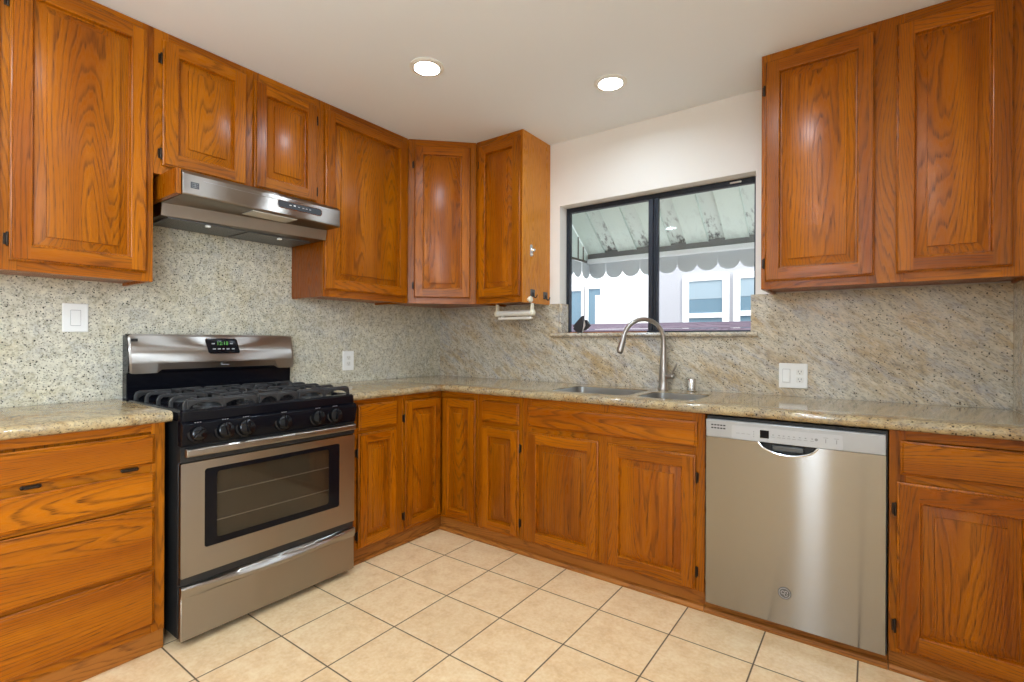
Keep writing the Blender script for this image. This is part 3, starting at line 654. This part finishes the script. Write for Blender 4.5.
mb = MB(); q = on_bg(.03, 1.2, .0); mb.box(.020, .044, q[1]-.0105, q[1]-.0035, 1.181, 1.194); tag(mb.build('sticker', MBLACK, st), 'small dark sticker at the upper left corner')
# burners and grates
def burner(x, y, r):
    z = .9082
    bm_ = MB().lathe([(.0001, 0), (r*1.35, 0), (r*1.3, .004), (r, .005), (r, .016), (.0001, .016)], (x, y, z), n=28).build('burner', plain('burner_alloy', (.06,.06,.06,1), .45, .6) if 'burner_alloy' not in bpy.data.materials else bpy.data.materials['burner_alloy'], st)
    MB().lathe([(.0001, 0), (r*.92, 0), (r*.95, .003), (r*.9, .008), (.0001, .009)], (x, y, z+.0165), n=28).build('burner_cap', IRON, bm_)
bs = [(.165, .150, .046), (.165, .430, .036), (SW/2, .285, .040), (SW-.165, .150, .050), (SW-.165, .430, .036)]
for q in bs: burner(*q)
def bar(mb, a, b_, w_=.011, h=.016):
    a, b_ = Vector(a), Vector(b_); t = (b_-a); t.z = 0; t.normalize(); s = Vector((-t.y, t.x, 0))*w_/2
    mb.rings([[a-s, a+s, a+s*.8+Vector((0,0,h)), a-s*.8+Vector((0,0,h))], [b_-s, b_+s, b_+s*.8+Vector((0,0,h)), b_-s*.8+Vector((0,0,h))]])
GZ = .934
def finger(mb, x_out, x_in, y, sgn):
    # a bar along x with its outer end turned down to the tray
    p = [(x_out, y, .910), (x_out+sgn*.001, y, .938), (x_out+sgn*.006, y, .949), (x_out+sgn*.016, y, .953), (x_in, y, .951)]
    rings = []
    for i, q in enumerate(p):
        h = .0065; w_ = .0068
        if i < 2: rings.append([(q[0]-sgn*h, y-w_, q[2]), (q[0]-sgn*h, y+w_, q[2]), (q[0]+sgn*h, y+w_, q[2]), (q[0]+sgn*h, y-w_, q[2])])
        elif i == 2: rings.append([(q[0]-sgn*h*.7, y-w_, q[2]+h*.7), (q[0]-sgn*h*.7, y+w_, q[2]+h*.7), (q[0]+sgn*h*.9, y+w_, q[2]-h*1.1), (q[0]+sgn*h*.9, y-w_, q[2]-h*1.1)])
        else: rings.append([(q[0], y-w_*.8, q[2]+h), (q[0], y+w_*.8, q[2]+h), (q[0], y+w_, q[2]-h), (q[0], y-w_, q[2]-h)])
    mb.rings(rings)
def grate(x0, x1, cents):
    mb = MB(); y0, y1 = .020, BD-.118; n = 4; xm = (x0+x1)/2
    single = len(cents) == 1
    ys = [y0+.008+(y1-y0-.016)*q/4 for q in range(5)]
    for q, y in enumerate(ys):
        hole = min(abs(y-cy) for _, cy, _ in cents) < .055
        if q in (0, 2, 4) and not (single and q == 2):
            finger(mb, x0, xm, y, 1); finger(mb, x1, xm-.004, y, -1)
        else:
            gap = .045 if hole else .020
            finger(mb, x0, xm-gap, y, 1); finger(mb, x1, xm+gap, y, -1)
    for x in (x0+(x1-x0)*.26, x0+(x1-x0)*.74): bar(mb, (x, y0+.004, .9385), (x, y1-.004, .9385), .010, .013)
    for cx, cy, r in cents:
        for a in (90, 270):
            d_ = Vector((0, 1 if a == 90 else -1, 0)); bar(mb, Vector((cx, cy, .943))+d_*r*.6, Vector((cx, cy, .943))+d_*(y1-y0)*(.5 if single else .235), .011, .014)
    # arched front rail: low in the middle of every span, legs to the tray
    for y in (y0, y1):
        for k_ in range(2):
            xa = x0+.006+(x1-x0-.012)*k_/2; xb = x0+.006+(x1-x0-.012)*(k_+1)/2
            arch = [(xa, .9085), (xa+.007, .9085)] + [(xa+.007+(xb-xa-.014)*q/10, .924+.018*math.sin(math.pi*q/10)**.6) for q in range(11)] + [(xb-.007, .9085), (xb, .9085), (xb, .953), (xa, .953)]
            tmp = MB(); slab_with_holes(tmp, arch, [], 0, .012)
            b = len(mb.v); mb.v += [(vx, y-.006+vz, vy) for vx, vy, vz in tmp.v]
            for f in tmp.f: mb.face([b+q for q in f][::-1])
    mb.build('grate', IRON, st, bevel=.0022)
grate(.022, .300, [(.165, .150, .046), (.165, .430, .036)]); grate(.304, SW-.304, [(SW/2, .285, .040)]); grate(SW-.300, SW-.022, [(SW-.165, .150, .05), (SW-.165, .430, .036)])
# oven door: stainless panel with a window opening
od = thing('oven_door', None, None, (0, 0, 0)); od.parent = st
mb = MB(); slx = (.001, SW-.001); oz = (.272, .7125); wx = (.085, SW-.088); wz = (.368, .680)
outer = rrect(slx[0], slx[1], oz[0], oz[1], .004, 2); hole = rrect(wx[0], wx[1], wz[0], wz[1], .010, 3)
tmp = MB(); slab_with_holes(tmp, outer, [hole], 0.0, .020)
mb.v = [(x, .020-z, y) for x, y, z in tmp.v]; mb.f = [f[::-1] for f in tmp.f]; mb.m = tmp.m; mb.g = tmp.g
pn = mb.build('door_panel', STEEL, od, smooth=False)
bmm = bmesh.new(); bmm.from_mesh(pn.data); bmesh.ops.recalc_face_normals(bmm, faces=bmm.faces); bmm.to_mesh(pn.data); bmm.free()
# window surround (black glass border) and smoked inner pane
gx = (.131, SW-.145); gz = (.394, .661)
mb = MB(); tmp = MB(); slab_with_holes(tmp, rrect(wx[0]+.0005, wx[1]-.0005, wz[0]+.0005, wz[1]-.0005, .010, 3), [rrect(gx[0], gx[1], gz[0], gz[1], .012, 3)], 0, .004)
mb.v = [(x, .0055-z, y) for x, y, z in tmp.v]; mb.f = [f[::-1] for f in tmp.f]; mb.m = tmp.m; mb.g = tmp.g
tag(mb.build('window_border', BLACK, od, smooth=False), 'black glass border of the oven window')
tag(MB().box(gx[0]+.0003, gx[1]-.0003, .0025, .0050, gz[0]+.0003, gz[1]-.0003).build('window_glass', OVENG, od), 'smoked oven window glass')
OVIN = plain('oven_enamel', (.20,.175,.145,1), .5)
mb = MB(); a0, a1, b0_, b1_ = .075, SW-.095, .34, .70; yf, yb = .0215, .0345
# shallow cavity so that the racks are seen through the glass
mb.box(a0, a1, yb-.0015, yb-.0005, b0_, b1_); mb.box(a0, a0+.004, yf, yb, b0_, b1_); mb.box(a1-.004, a1, yf, yb, b0_, b1_)
mb.build('door_liner', OVIN, od)
RK = plain('rack_chrome', (.80,.76,.70,1), .5, .2)
for z in (.455, .565):
    mb = MB(); mb.tube([(.10, .0275, z), (SW-.115, .0275, z)], .0022, 8)
    for q in range(9): mb.tube([(.14+q*.062, .026, z-.0005), (.14+q*.062, .031, z+.004)], .0012, 6)
    mb.build('oven_rack', RK, od)
mb = MB().box(.0005, SW-.0005, .004, .034, .716, .7775); tag(mb.build('door_top', MBLACK, od), 'black top edge of the oven door')
# bar handle across the door
mb = MB(); mb.rings([[(x, y, z) for y, z in [(-.012, .7415), (-.030, .7405), (-.036, .746), (-.036, .766), (-.030, .7715), (-.012, .7705)]] for x in (.008, .012, SW-.022, SW-.018)])
hn = mb.build('handle', STEEL, od, bevel=.002)
for x in (.03, SW-.04): MB().box(x-.013, x+.013, -.012, .0038, .744, .768).build('handle_bracket', MBLACK, od)
# lower drawer with a swept lip
dr = thing('storage_drawer', None, None, (0, 0, 0)); dr.parent = st
mb = MB(); mb.box(.001, SW-.001, 0, .020, .030, .212); dp_ = mb.build('drawer_front', STEEL, dr, bevel=.004)
mb = MB(); n = 24; R0 = []; 
for i in range(n+1):
    t = i/n; x = .001+(SW-.002)*t; bow = math.sin(math.pi*t)
    zb = .190 - .030*bow*0 ; lipz = .187 + .020*bow*1.0 - (.0)
    pts = [(.012, .2125), (.012, .2375), (.004, .2405), (-.004 - .016*bow, .2395-.013*bow), (-.008 - .018*bow, .232-.016*bow), (-.006-.014*bow, .210-.010*bow), (-.001, .194-.002*bow), (.003, .2125)]
    R0.append([(x, y, z) for y, z in pts])
mb.rings(R0); tag(mb.build('drawer_lip', STEEL, dr), 'swept stainless lip along the drawer top')
tag(MB().box(.004, SW-.004, .008, .034, .241, .271).build('shadow_gap', MBLACK, st), 'black gap between door and drawer')
MB().box(.02, SW-.02, .045, .06, .006, .0295).build('base_skirt', MBLACK, st)
# ------------------------------------------------------------------ range hood
# local x = world y + 2.036, local y = .505 - world x
hd_ = thing('range_hood', 'stainless under-cabinet range hood above the stove', 'range hood', (.505, -2.036, 0), E90); HW = .752; HX = .505
mb = MB(); mb.rings([[(x, y, z) for y, z in [(HX-.0125, 1.741), (HX-.0125, 1.9035), (.02, 1.9035), (.002, 1.887), (0, 1.884), (0, 1.802), (.006, 1.7965), (q, 1.7965), (q+.010, 1.741)][::-1]] for x, q in ((0, .222), (HW, .118))]); mb.build('canopy', HSTEEL, hd_, bevel=.002)
mb = MB(); mb.box(.08, HW-.08, -.0012, .0005, 1.8665, 1.8680); mb.build('crease', NICK, hd_)
mb = MB(); ptop = [(.412+i*.2325/10, 1.862) for i in range(11)]
pl = rrect(.408, .640, 1.836, 1.866, .012, 4)
pl = [(x, z + (-.006*math.sin(math.pi*(x-.408)/.232) if z < 1.851 else 0)) for x, z in pl]
mb.rings([[(x, y, z) for x, z in pl] for y in (-.0005, -.0025)]); cp_ = mb.build('control_panel', plain('charcoal_panel', (.03,.034,.038,1), .35), hd_); tag(cp_, 'dark control strip with small buttons')
mb = MB(); pl2 = [((x-.524)*1.025+.524, (z-1.851)*1.18+1.851) for x, z in pl]
mb.rings([[(x, y, z) for x, z in pl2] for y in (.0005, -.0015)]); mb.build('panel_rim', CHROME, hd_)
for q, x in enumerate((.470, .492, .515, .538, .556, .575)):
    tag(MB().box(x-.005, x+.005, -.0036, -.0024, 1.8505, 1.8535 if q != 1 else 1.857).build('button', WHITE if q < 2 else GREYP, cp_), 'tiny pale button')
mb = MB().box(.030, .062, -.0016, .0006, 1.828, 1.854); lg = mb.build('badge', plain('badge_dark', (.05,.05,.055,1), .4), hd_); tag(lg, 'small square dark badge')
mb = MB()
for z in (1.833, 1.841, 1.849): mb.box(.034, .058, -.0021, -.0015, z-.0008, z+.0008)
mb.box(.045, .047, -.0021, -.0015, 1.832, 1.850); mb.build('badge_mark', INK, lg)
MESHF = plain('grey_filter_mesh', (.16,.16,.16,1), .45, .6, bump=(900,.8,.001))
for x0, x1 in ((.03, .37), (.385, HW-.03)):
    f_ = MB().box(x0, x1, .235, HX-.05, 1.735, 1.7408).build('filter', MESHF, hd_, bevel=.001)
    MB().box((x0+x1)/2-.010, (x0+x1)/2+.010, .24, .26, 1.726, 1.735).build('clip', WHITE, f_, bevel=.002)
tag(MB().box(.30, .52, .02, .13, 1.793, 1.7964).build('lamp_lens', plain('lens_plastic', (.62,.60,.54,1), .35), hd_, bevel=.001), 'pale lamp lens under the front lip')
# ------------------------------------------------------------------ dishwasher
dw = thing('dishwasher', 'stainless steel dishwasher between the sink cabinet and the right cabinet', 'dishwasher', (2.2365, -.642, 0)); DWW = .628
MB().box(-.0005, DWW+.005, .022, .60, .0478, .866).build('tub', MBLACK, dw)
# door with a scooped pocket handle cut in its top edge
px0, px1, pz = .207, .418, .735
def scoop(n=14):
    out = []
    for i in range(n+1):
        t = i/n; x = px0+(px1-px0)*t; out.append((x, .7785-(.7785-pz)*(math.sin(math.pi*t)**.55)))
    return out
sp_ = scoop()
poly = [(0, .054), (DWW, .054), (DWW, .7785)] + sp_[::-1][0:] + [(0, .7785)]
tmp = MB(); slab_with_holes(tmp, poly, [], 0, .022)
mb = MB(); mb.v = [(x, .022-z, y) for x, y, z in tmp.v]; mb.f = [f[::-1] for f in tmp.f]; mb.m = tmp.m; mb.g = tmp.g
pn = mb.build('door', steel('dishwasher_steel', (.325,.31,.288), .21, .78), dw, smooth=False)
bmm = bmesh.new(); bmm.from_mesh(pn.data); bmesh.ops.recalc_face_normals(bmm, faces=bmm.faces); bmm.to_mesh(pn.data); bmm.free()
mb = MB(); ins = [(x, z) for x, z in sp_]
mb.tube([(x, -.001, z) for x, z in sp_], .0045, 8); hp = mb.build('handle_rim', CHROME, dw)
tag(MB().box(px0+.004, px1-.004, .0218, .0222, pz, .7785).build('handle_pocket', MBLACK, dw), 'dark recessed pocket handle')
tag(MB().box(px0+.05, px1-.05, .008, .021, .748, .772).build('latch_grip', plain('grip_grey', (.10,.11,.12,1), .3, .5), dw, bevel=.004), 'grey grip inside the pocket')
pnl = MB().box(0, DWW, -.003, .022, .7795, .855).build('control_panel', plain('silver_panel', (.40,.41,.42,1), .36, .45), dw, bevel=.003); tag(pnl, 'silver control strip along the top of the door')
mb = MB(); tmp = MB(); mb.rings([[(x, y, z) for x, z in rrect(.105, .498, .7815, .838, .006, 3)] for y in (-.0025, -.0048)]); kp = mb.build('key_plate', plain('key_plate_grey', (.46,.47,.48,1), .4, .2), pnl)
tag(MB().box(.214, .247, -.0056, -.0046, .797, .829).build('display', BLACK, pnl), 'small black display window')
mb = MB()
for r_ in range(2):
    for q in range(5): mb.box(.022+q*.0122, .031+q*.0122, -.0036, -.0026, .8165+r_*.013, .822+r_*.013)
tag(mb.build('vent_slots', SLOT, pnl), 'two rows of dark vent slots')
mb = MB()
for q, x in enumerate((.262, .284, .300, .318, .336, .356, .376, .398)): mb.box(x-.003, x+.003, -.0054, -.0046, .812, .815); mb.box(x-.006, x+.006, -.0054, -.0046, .804, .8055)
for x in (.13, .15, .17): mb.box(x-.007, x+.007, -.0054, -.0046, .806, .8075)
for q in range(3): mb.box(.189, .192, -.0054, -.0046, .797+q*.010, .801+q*.010)
mb.lathe([(.0001, 0), (.0055, 0), (.0055, .0012), (.0001, .0012)], (.412, -.0046, .812), (0,-1,0), 14)
for x in (.443, .478): mb.box(x-.008, x+.008, -.0054, -.0046, .822, .8235); mb.box(x-.0012, x+.0012, -.0054, -.0046, .803, .818)
tag(mb.build('key_print', INK, pnl), 'small printed keys and markings')
mb = MB().lathe([(.0001, 0), (.024, 0), (.024, .001), (.0215, .0015), (.0001, .0015)], (.305, -.0002, .184), (0,-1,0), 32); bd = mb.build('badge', plain('badge_grey', (.14,.135,.13,1), .4, .6), dw); tag(bd, 'round grey maker badge low on the door')
mb = MB()
def ring2(mb, cx, cz, r, rad, y, n=28, a0=0, a1=360): mb.tube([(cx+r*math.cos(R(a0+(a1-a0)*i/n)), y, cz+r*math.sin(R(a0+(a1-a0)*i/n))) for i in range(n+1)], rad, 6)
ring2(mb, .305, .184, .0195, .0009, -.0018); ring2(mb, .299, .186, .0062, .0010, -.0018, 16, 40, 330); ring2(mb, .311, .188, .0050, .0010, -.0018, 14, -60, 240); ring2(mb, .309, .178, .0055, .0010, -.0018, 14, 130, 400)
mb.build('badge_mark', GREYP, bd)
# ------------------------------------------------------------------ plates on the splash
def plate(name, label, cat, loc, rz, w_, h):
    t = thing(name, label, cat, loc, rz)
    mb = MB(); mb.rings([[(x, y, z) for x, z in rrect(-w_/2+i, w_/2-i, -h/2+i, h/2-i, .004, 3)] for y, i in ((0, 0), (-.004, 0), (-.0065, .003))]); mb.build('cover_plate', WHITE, t); return t
def rocker(t, x):
    mb = MB(); mb.rings([[(x+a, y, z) for a, z in rrect(-.0175, .0175, -.0345, .0345, .002, 2)] for y in (-.006, -.0072)]); mb.build('switch_frame', plain('switch_gap_grey', (.40,.39,.37,1), .5) if 'switch_gap_grey' not in bpy.data.materials else bpy.data.materials['switch_gap_grey'], t)
    mb = MB(); mb.prism([(-.0072, -.0325), (-.0072, .0325), (-.0092, .0325), (-.0122, -.0325)], x-.0160, x+.0160, 0); mb.build('rocker', WHITE, t, bevel=.0008)
def outlet(t, x):
    for zc in (.0195, -.0195):
        mb = MB(); mb.rings([[(x+a, y, zc+z) for a, z in rrect(-.0165, .0165, -.0140, .0140, .006, 4)] for y in (-.006, -.0085)]); o_ = mb.build('socket', OFFW, t)
        s = MB().box(x-.0075, x-.0055, -.0091, -.0084, zc-.001, zc+.008).box(x+.0055, x+.0075, -.0091, -.0084, zc, zc+.008); s.lathe([(.0001, 0), (.0026, 0), (.0026, .0006), (.0001, .0006)], (x, -.0085, zc-.0075), (0,-1,0), 10)
        tag(s.build('socket_slots', SLOT, o_), 'dark socket slots')
t = plate('light_switch', 'white rocker light switch on the left backsplash', 'switch', (.0125, -2.267, 1.283), E90, .088, .124); rocker(t, 0)
t = plate('wall_outlet', 'white wall outlet right of the stove', 'outlet', (.0125, -.877, 1.055), E90, .085, .128); outlet(t, 0)
t = plate('switch_and_outlet_plate', 'white double plate with a switch and an outlet above the dishwasher', 'outlet', (2.497, -.0125, 1.019), 0, .128, .126); rocker(t, -.030); outlet(t, .030)
# ------------------------------------------------------------------ hooks, paper holder, window ornament
def hook(y, z, label):
    t = thing('hook', label, 'hook', (1.0365, y, z), E90)   # local x = world y, -y = world +x
    MB().box(-.026, .026, -.004, 0, -.024, .024).build('hook_plate', plain('aged_pewter', (.10,.095,.09,1), .4, .7) if 'aged_pewter' not in bpy.data.materials else bpy.data.materials['aged_pewter'], t, bevel=.003)
    mb = MB(); mb.tube([(0, -.004, .004), (0, -.008, -.010), (0, -.012, -.024), (0, -.022, -.032), (0, -.033, -.027), (0, -.038, -.012)], [.0045, .0045, .0042, .004, .0038, .003], 8); mb.build('hook_arm', BRONZE, t)
hook(-.215, 1.502, 'dark metal hook near the front edge of the cabinet end panel')
hook(-.060, 1.496, 'dark metal hook near the wall on the cabinet end panel')
t = thing('latch_catch', 'small silver catch halfway up the cabinet end panel', 'catch', (1.0365, -.232, 1.775), E90)
mb = MB(); mb.rings([[(x, y, z) for x, z in rrect(-.013, .013, -.038, .038, .010, 3)] for y in (0, -.004)]); mb.build('back_plate', GREYP, t)
MB().lathe([(.0001, 0), (.016, 0), (.013, .012), (.006, .020), (.0001, .021)], (.012, -.003, .004), (0,-1,0), 16).build('knob', CHROME, t)
MB().lathe([(.0001, 0), (.007, 0), (.005, .010), (.0001, .011)], (0, -.003, -.026), (0,-1,0), 12).build('tip', WHITE, t)
t = thing('paper_towel_holder', 'cream plastic paper towel holder under the cabinet left of the window', 'paper towel holder', (.90, -.225, UB-.0005))
for x in (-.142, .142):
    mb = MB(); mb.rings([[(x+a, -.012, .0), (x+a, .012, .0), (x+a, .016, -.055), (x+a, .010, -.082), (x+a, -.010, -.082), (x+a, -.016, -.055)] for a in (-.006, .006)]); mb.build('arm', CREAM, t, bevel=.002)
    mb = MB(); mb.lathe([(.0001, 0), (.020, 0), (.020, .006), (.012, .012), (.0001, .013)], (x+(.006 if x > 0 else -.006), 0, -.062), (1 if x > 0 else -1, 0, 0), 16); mb.build('end_knob', CREAM, t)
MB().tube([(-.137, 0, -.062), (.137, 0, -.062)], .0185, 16).build('roller', OFFW, t)
mb = MB(); mb.rings([[(x, y, z) for y, z in ((-.016, -.088), (.010, -.088), (.010, -.104), (-.016, -.104))] for x in (-.125, .140)]); mb.build('lower_bar', OFFW, t, bevel=.003)
MB().box(-.10, -.09, -.012, .012, -.09, -.076).build('stay', OFFW, t)
t = thing('towel_ring_knob', 'round cream knob below the front hook on the end panel', 'knob', (1.0365, -.268, 1.4565), E90)
MB().lathe([(.0001, 0), (.010, 0), (.010, .010), (.019, .014), (.021, .022), (.016, .030), (.0001, .032)], (0, 0, 0), (0,-1,0), 18).build('knob', CREAM, t)
t = thing('window_ornament', 'small dark angular ornament standing at the left end of the window sill', 'ornament', (1.248, .050, 1.2455))
mb = MB(); DKM = plain('dark_faceted_metal', (.035,.032,.036,1), .35, .3)
def shard(mb, pts, y0_, y1_): mb.prism(pts, y0_, y1_, 1)
shard(mb, [(-.018, .000), (.010, .000), (.020, .060), (.020, .115), (.012, .112), (-.055, .046), (-.045, .036), (-.055, .028)], -.012, .010)
mb.build('left_wing', DKM, t, bevel=.002)
mb = MB(); shard(mb, [(.022, .016), (.036, .018), (.072, .048), (.042, .088), (.034, .086), (.040, .050)], -.010, .012); mb.build('right_wing', DKM, t, bevel=.002)
MB().prism([(.014, .004), (.024, .012), (.040, .050), (.033, .086), (.026, .080), (.022, .05)], -.006, .004, 1).build('inner_face', plain('pale_facet', (.45,.40,.36,1), .4), t)
# ------------------------------------------------------------------ recessed lamps
def can(x, y, label, group=None, pw=1.0):
    t = thing('recessed_light', label, 'ceiling light', (x, y, CEIL), 0, group)
    MB().lathe([(.062, -.0005), (.084, -.0005), (.084, -.004), (.070, -.007), (.062, -.003)], n=40).build('trim_ring', TRIMW, t)
    MB().lathe([(.0001, -.0008), (.0615, -.0008), (.0615, -.0020), (.0001, -.0030)], n=40).build('lens', LAMP, t)
    l = bpy.data.lights.new('recessed_lamp', 'AREA'); l.shape = 'DISK'; l.size = .12; l.energy = CAN_W*pw; l.color = (.70, .85, 1.0); l.spread = R(165)
    lo = bpy.data.objects.new('recessed_lamp', l); C.objects.link(lo); lo.parent = t; lo.location = (0, 0, -.009); lo.visible_camera = True
can(1.056, -1.181, 'round recessed ceiling light nearest the stove corner')
can(1.723, -.525, 'round recessed ceiling light above the sink near the window', None, .55)
for x, y in ((.90, -2.70), (2.45, -1.18), (2.45, -2.19), (2.45, -3.2)): can(x, y, 'round recessed ceiling light farther back in the room, out of the picture, some added for even light', 'recessed lights behind the viewer')  # last two added unseen for even light; the others follow observed reflections
# drum pendant added unseen behind the viewer to brighten the ceiling
t = thing('added_pendant', 'added white drum shade pendant for fill light behind the viewer, out of the picture', 'pendant lamp', (2.32, -4.1, 0))
MB().lathe([(.0001, 1.90), (.11, 1.90), (.11, 2.22), (.0001, 2.22)], n=40).build('lamp_shade', emit('fill_glow', (.68, .835, 1.0, 1), PEND_E), t)
MB().tube([(0, 0, 2.2202), (0, 0, CEIL-.0265)], .006, 8).build('rod', BRONZE, t)
MB().lathe([(.0001, CEIL-.026), (.05, CEIL-.026), (.06, CEIL-.001), (.0001, CEIL-.001)], n=24).build('canopy', BRONZE, t)
# ------------------------------------------------------------------ outside
AW = plain('weathered_awning_paint', (.46,.50,.52,1), .6); AWB = plain('awning_bar_paint', (.74,.78,.80,1), .5)
def awn_mat(name, dirt, base):
    m, nt, b = mat(name); tc = nd(nt, 'ShaderNodeTexCoord'); sp = nd(nt, 'ShaderNodeSeparateXYZ'); lk(nt, tc.outputs['Object'], sp.inputs[0])
    n = nd(nt, 'ShaderNodeTexNoise', i_Scale=26.0, i_Detail=6.0, i_Roughness=.7); mp = nd(nt, 'ShaderNodeMapping'); mp.inputs['Scale'].default_value = (1, .5, .5); lk(nt, tc.outputs['Object'], mp.inputs[0]); lk(nt, mp.outputs[0], n.inputs['Vector'])
    W = lambda a: (a,)*3+(1,)
    edge = ramp(nt, sp.outputs[1], [(.55, W(.0)), (.98, W(1))])
    k = math_n(nt, 'MULTIPLY', ramp(nt, math_n(nt, 'ADD', n.outputs[0], math_n(nt, 'MULTIPLY', edge, .14)), [(.60, W(0)), (.72, W(1))]), math_n(nt, 'ADD', math_n(nt, 'MULTIPLY', edge, .9*dirt), .02+.05*dirt))
    lk(nt, mixc(nt, k, srgb(*base), srgb(74,74,74)), b.inputs['Base Color']); b.inputs['Roughness'].default_value = .6; return m
AWM = awn_mat('pale_awning', .15, (214,228,222)); AWD = awn_mat('mildewed_awning', 1.0, (214,226,222))
aw = thing('awning', 'weathered pale metal awning with scalloped edge outside the window', 'awning', (0, 0, 0))
AX0, AX1, AY0, AY1, AZ1, SL = .83, 3.10, .16, 1.0, 1.905, .75
zt = lambda y, o=0: AZ1+SL*(AY1-y)+o
x = AX0; k = 0
pit = [.16, .12]
while x < AX1-.01:
    wd = pit[k % 2]; x1 = min(x+wd, AX1); up_ = .022 if k % 2 else 0.0
    mb = MB(); mb.rings([[(x, y, zt(y, up_)), (x1, y, zt(y, up_)), (x1, y, zt(y, up_+.004)), (x, y, zt(y, up_+.004))] for y in (AY0, AY1-.01)])
    if not k % 2: mb.rings([[(xx-.002, y, zt(y, .0)), (xx+.002, y, zt(y, .0)), (xx+.002, y, zt(y, .026)), (xx-.002, y, zt(y, .026))] for y in (AY0, AY1-.01)] if False else [[(x1-.003, y, zt(y, -.004)), (x1, y, zt(y, -.004)), (x1, y, zt(y, .024)), (x1-.003, y, zt(y, .024))] for y in (AY0, AY1-.01)]); mb.rings([[(x, y, zt(y, -.004)), (x+.003, y, zt(y, -.004)), (x+.003, y, zt(y, .024)), (x, y, zt(y, .024))] for y in (AY0, AY1-.01)])
    mb.build('panel', AWD if k % 2 else AWM, aw, smooth=False); x = x1; k += 1
MB().box(AX0, AX1, AY1-.075, AY1-.012, AZ1-.048, AZ1-.012).build('front_bar', AWB, aw, bevel=.004)
MB().box(AX0, AX1, AY1-.045, AY1-.015, AZ1-.0115, AZ1+.046).build('inner_rail', plain('stained_rail', (.17,.175,.175,1), .6), aw)
def scal(x0, x1, n, z0, dz, f):
    pts = [(x0, z0), (x1, z0)]; w_ = (x1-x0)/n; low = []
    for i in range(n):
        for q in range(9):
            a = R(180*q/8); low.append((x0+w_*(i+.5)-math.cos(a)*w_*.5, z0-dz*.55-math.sin(a)*dz*.45))
    return pts, low
def scal_mesh(name, x0, x1, n, z0, dz, ax, c0, c1):
    for i in range(n):
        w_ = (x1-x0)/n; a0 = x0+w_*i
        pts = [(a0, z0)] + [(a0+w_*.5-math.cos(R(180*q/10))*w_*.5, z0-dz*.5-math.sin(R(180*q/10))*dz*.5) for q in range(11)] + [(a0+w_, z0)]
        mb = MB()
        off = .006 if i % 2 else 0
        mb.prism(pts, c0+off, c1+off, ax); mb.build(name, AW, aw, smooth=False)
scal_mesh('valance_scallop', AX0, AX1, 15, AZ1-.042, .135, 1, AY1-.010, AY1-.006)
scal_mesh('valance_scallop', AY0, AY1, 6, AZ1-.042, .135, 0, AX0-.012, AX0-.008)
mb = MB(); mb.prism([(AY0, AZ1-.03), (AY1-.03, AZ1-.03), (AY1-.03, AZ1+.02), (AY0, zt(AY0)-.01)], AX0-.006, AX0-.002, 0); mb.build('side_wing', AWM, aw, smooth=False)
mb = MB()
for y in (.45, .62, .78, .87): mb.box(AX0-.002, AX0+.004, y-.006, y+.006, AZ1-.03, zt(y)-.01)
mb.box(AX0-.002, AX0+.010, AY0, AY1-.03, AZ1-.042, AZ1-.026)
mb.build('wing_ribs', plain('rusty_seam', (.10,.10,.085,1), .7), aw)
# neighbouring house
STUC = plain('pale_stucco', srgb(178,178,183), .9, bump=(60,.4,.01)); WHT = plain('house_white', srgb(250,250,250), .7); GLZ = plain('house_glass', srgb(104,132,148), .18); BLIND = plain('window_blind', srgb(150,168,178), .5)
hs = thing('neighbour_house', 'white stucco house beyond the window with white framed windows', 'house', (0, 3.5, 0))
MB().box(.42, 6.0, .002, .20, 0, 4.2).build('stucco_wall', STUC, hs)
MB().box(-6.0, .418, -.02, .20, 0, 4.2).build('white_wall', WHT, hs)
def hwin(x0, x1, z0, z1, rail, y=0, fw_=.075):
    mb = MB(); y0 = y-.035
    mb.box(x0, x0+fw_, y0, y, z0, z1).box(x1-fw_, x1, y0, y, z0, z1).box(x0+fw_, x1-fw_, y0, y, z1-fw_, z1).box(x0+fw_, x1-fw_, y0, y, z0, z0+fw_)
    if rail: mb.box(x0+fw_, x1-fw_, y0, y, rail-.03, rail+.03)
    o = mb.build('window_frame', WHT, hs, bevel=.004)
    MB().box(x0+fw_, x1-fw_, y-.012, y-.003, z0+fw_, z1-fw_).build('window_glass', GLZ, o)
    if rail: MB().box(x0+fw_, x1-fw_, y-.0165, y-.0125, rail+.03+.35*(z1-rail), z1-fw_).build('window_blind', BLIND, o)
hwin(.87, 1.42, .9, 2.02, 1.515); hwin(1.47, 2.02, .9, 2.02, 1.53)
hwin(-.80, -.50, .9, 1.98, None, -.022, .065); hwin(-.52, -.20, .9, 1.995, None, -.022, .065)
tag(MB().box(-.35, -.27, -.0215-.018, -.0215-.013, 1.2, 1.84).build('curtain', plain('pale_curtain', srgb(235,235,235), .8), hs), 'pale curtain behind the left pane')
fe_ = thing('fence', 'weathered purple-brown wooden fence of horizontal boards outside the window', 'fence', (0, 2.2, 0))
FM = oak('weathered_fence_wood', True, (128,114,128), (106,94,108), (72,60,74), .7)
z = .15
while z < 1.385:
    mb = MB(); nseed(mb).box(-4, 6, 0, .022, z, min(z+.058, 1.392)); mb.build('board', FM, fe_, bevel=.002); z += .062
for x in (-2.4, -.4, 1.6, 3.6): MB().box(x, x+.09, .023, .11, 0, 1.38).build('post', FM, fe_)
gr = MB().box(-8, 9, .17, 9, -.12, -.02).build('ground', plain('pale_concrete', srgb(218,216,210), .9, bump=(30,.3,.01))); tag(gr, 'pale concrete side yard', None, None, 'structure')
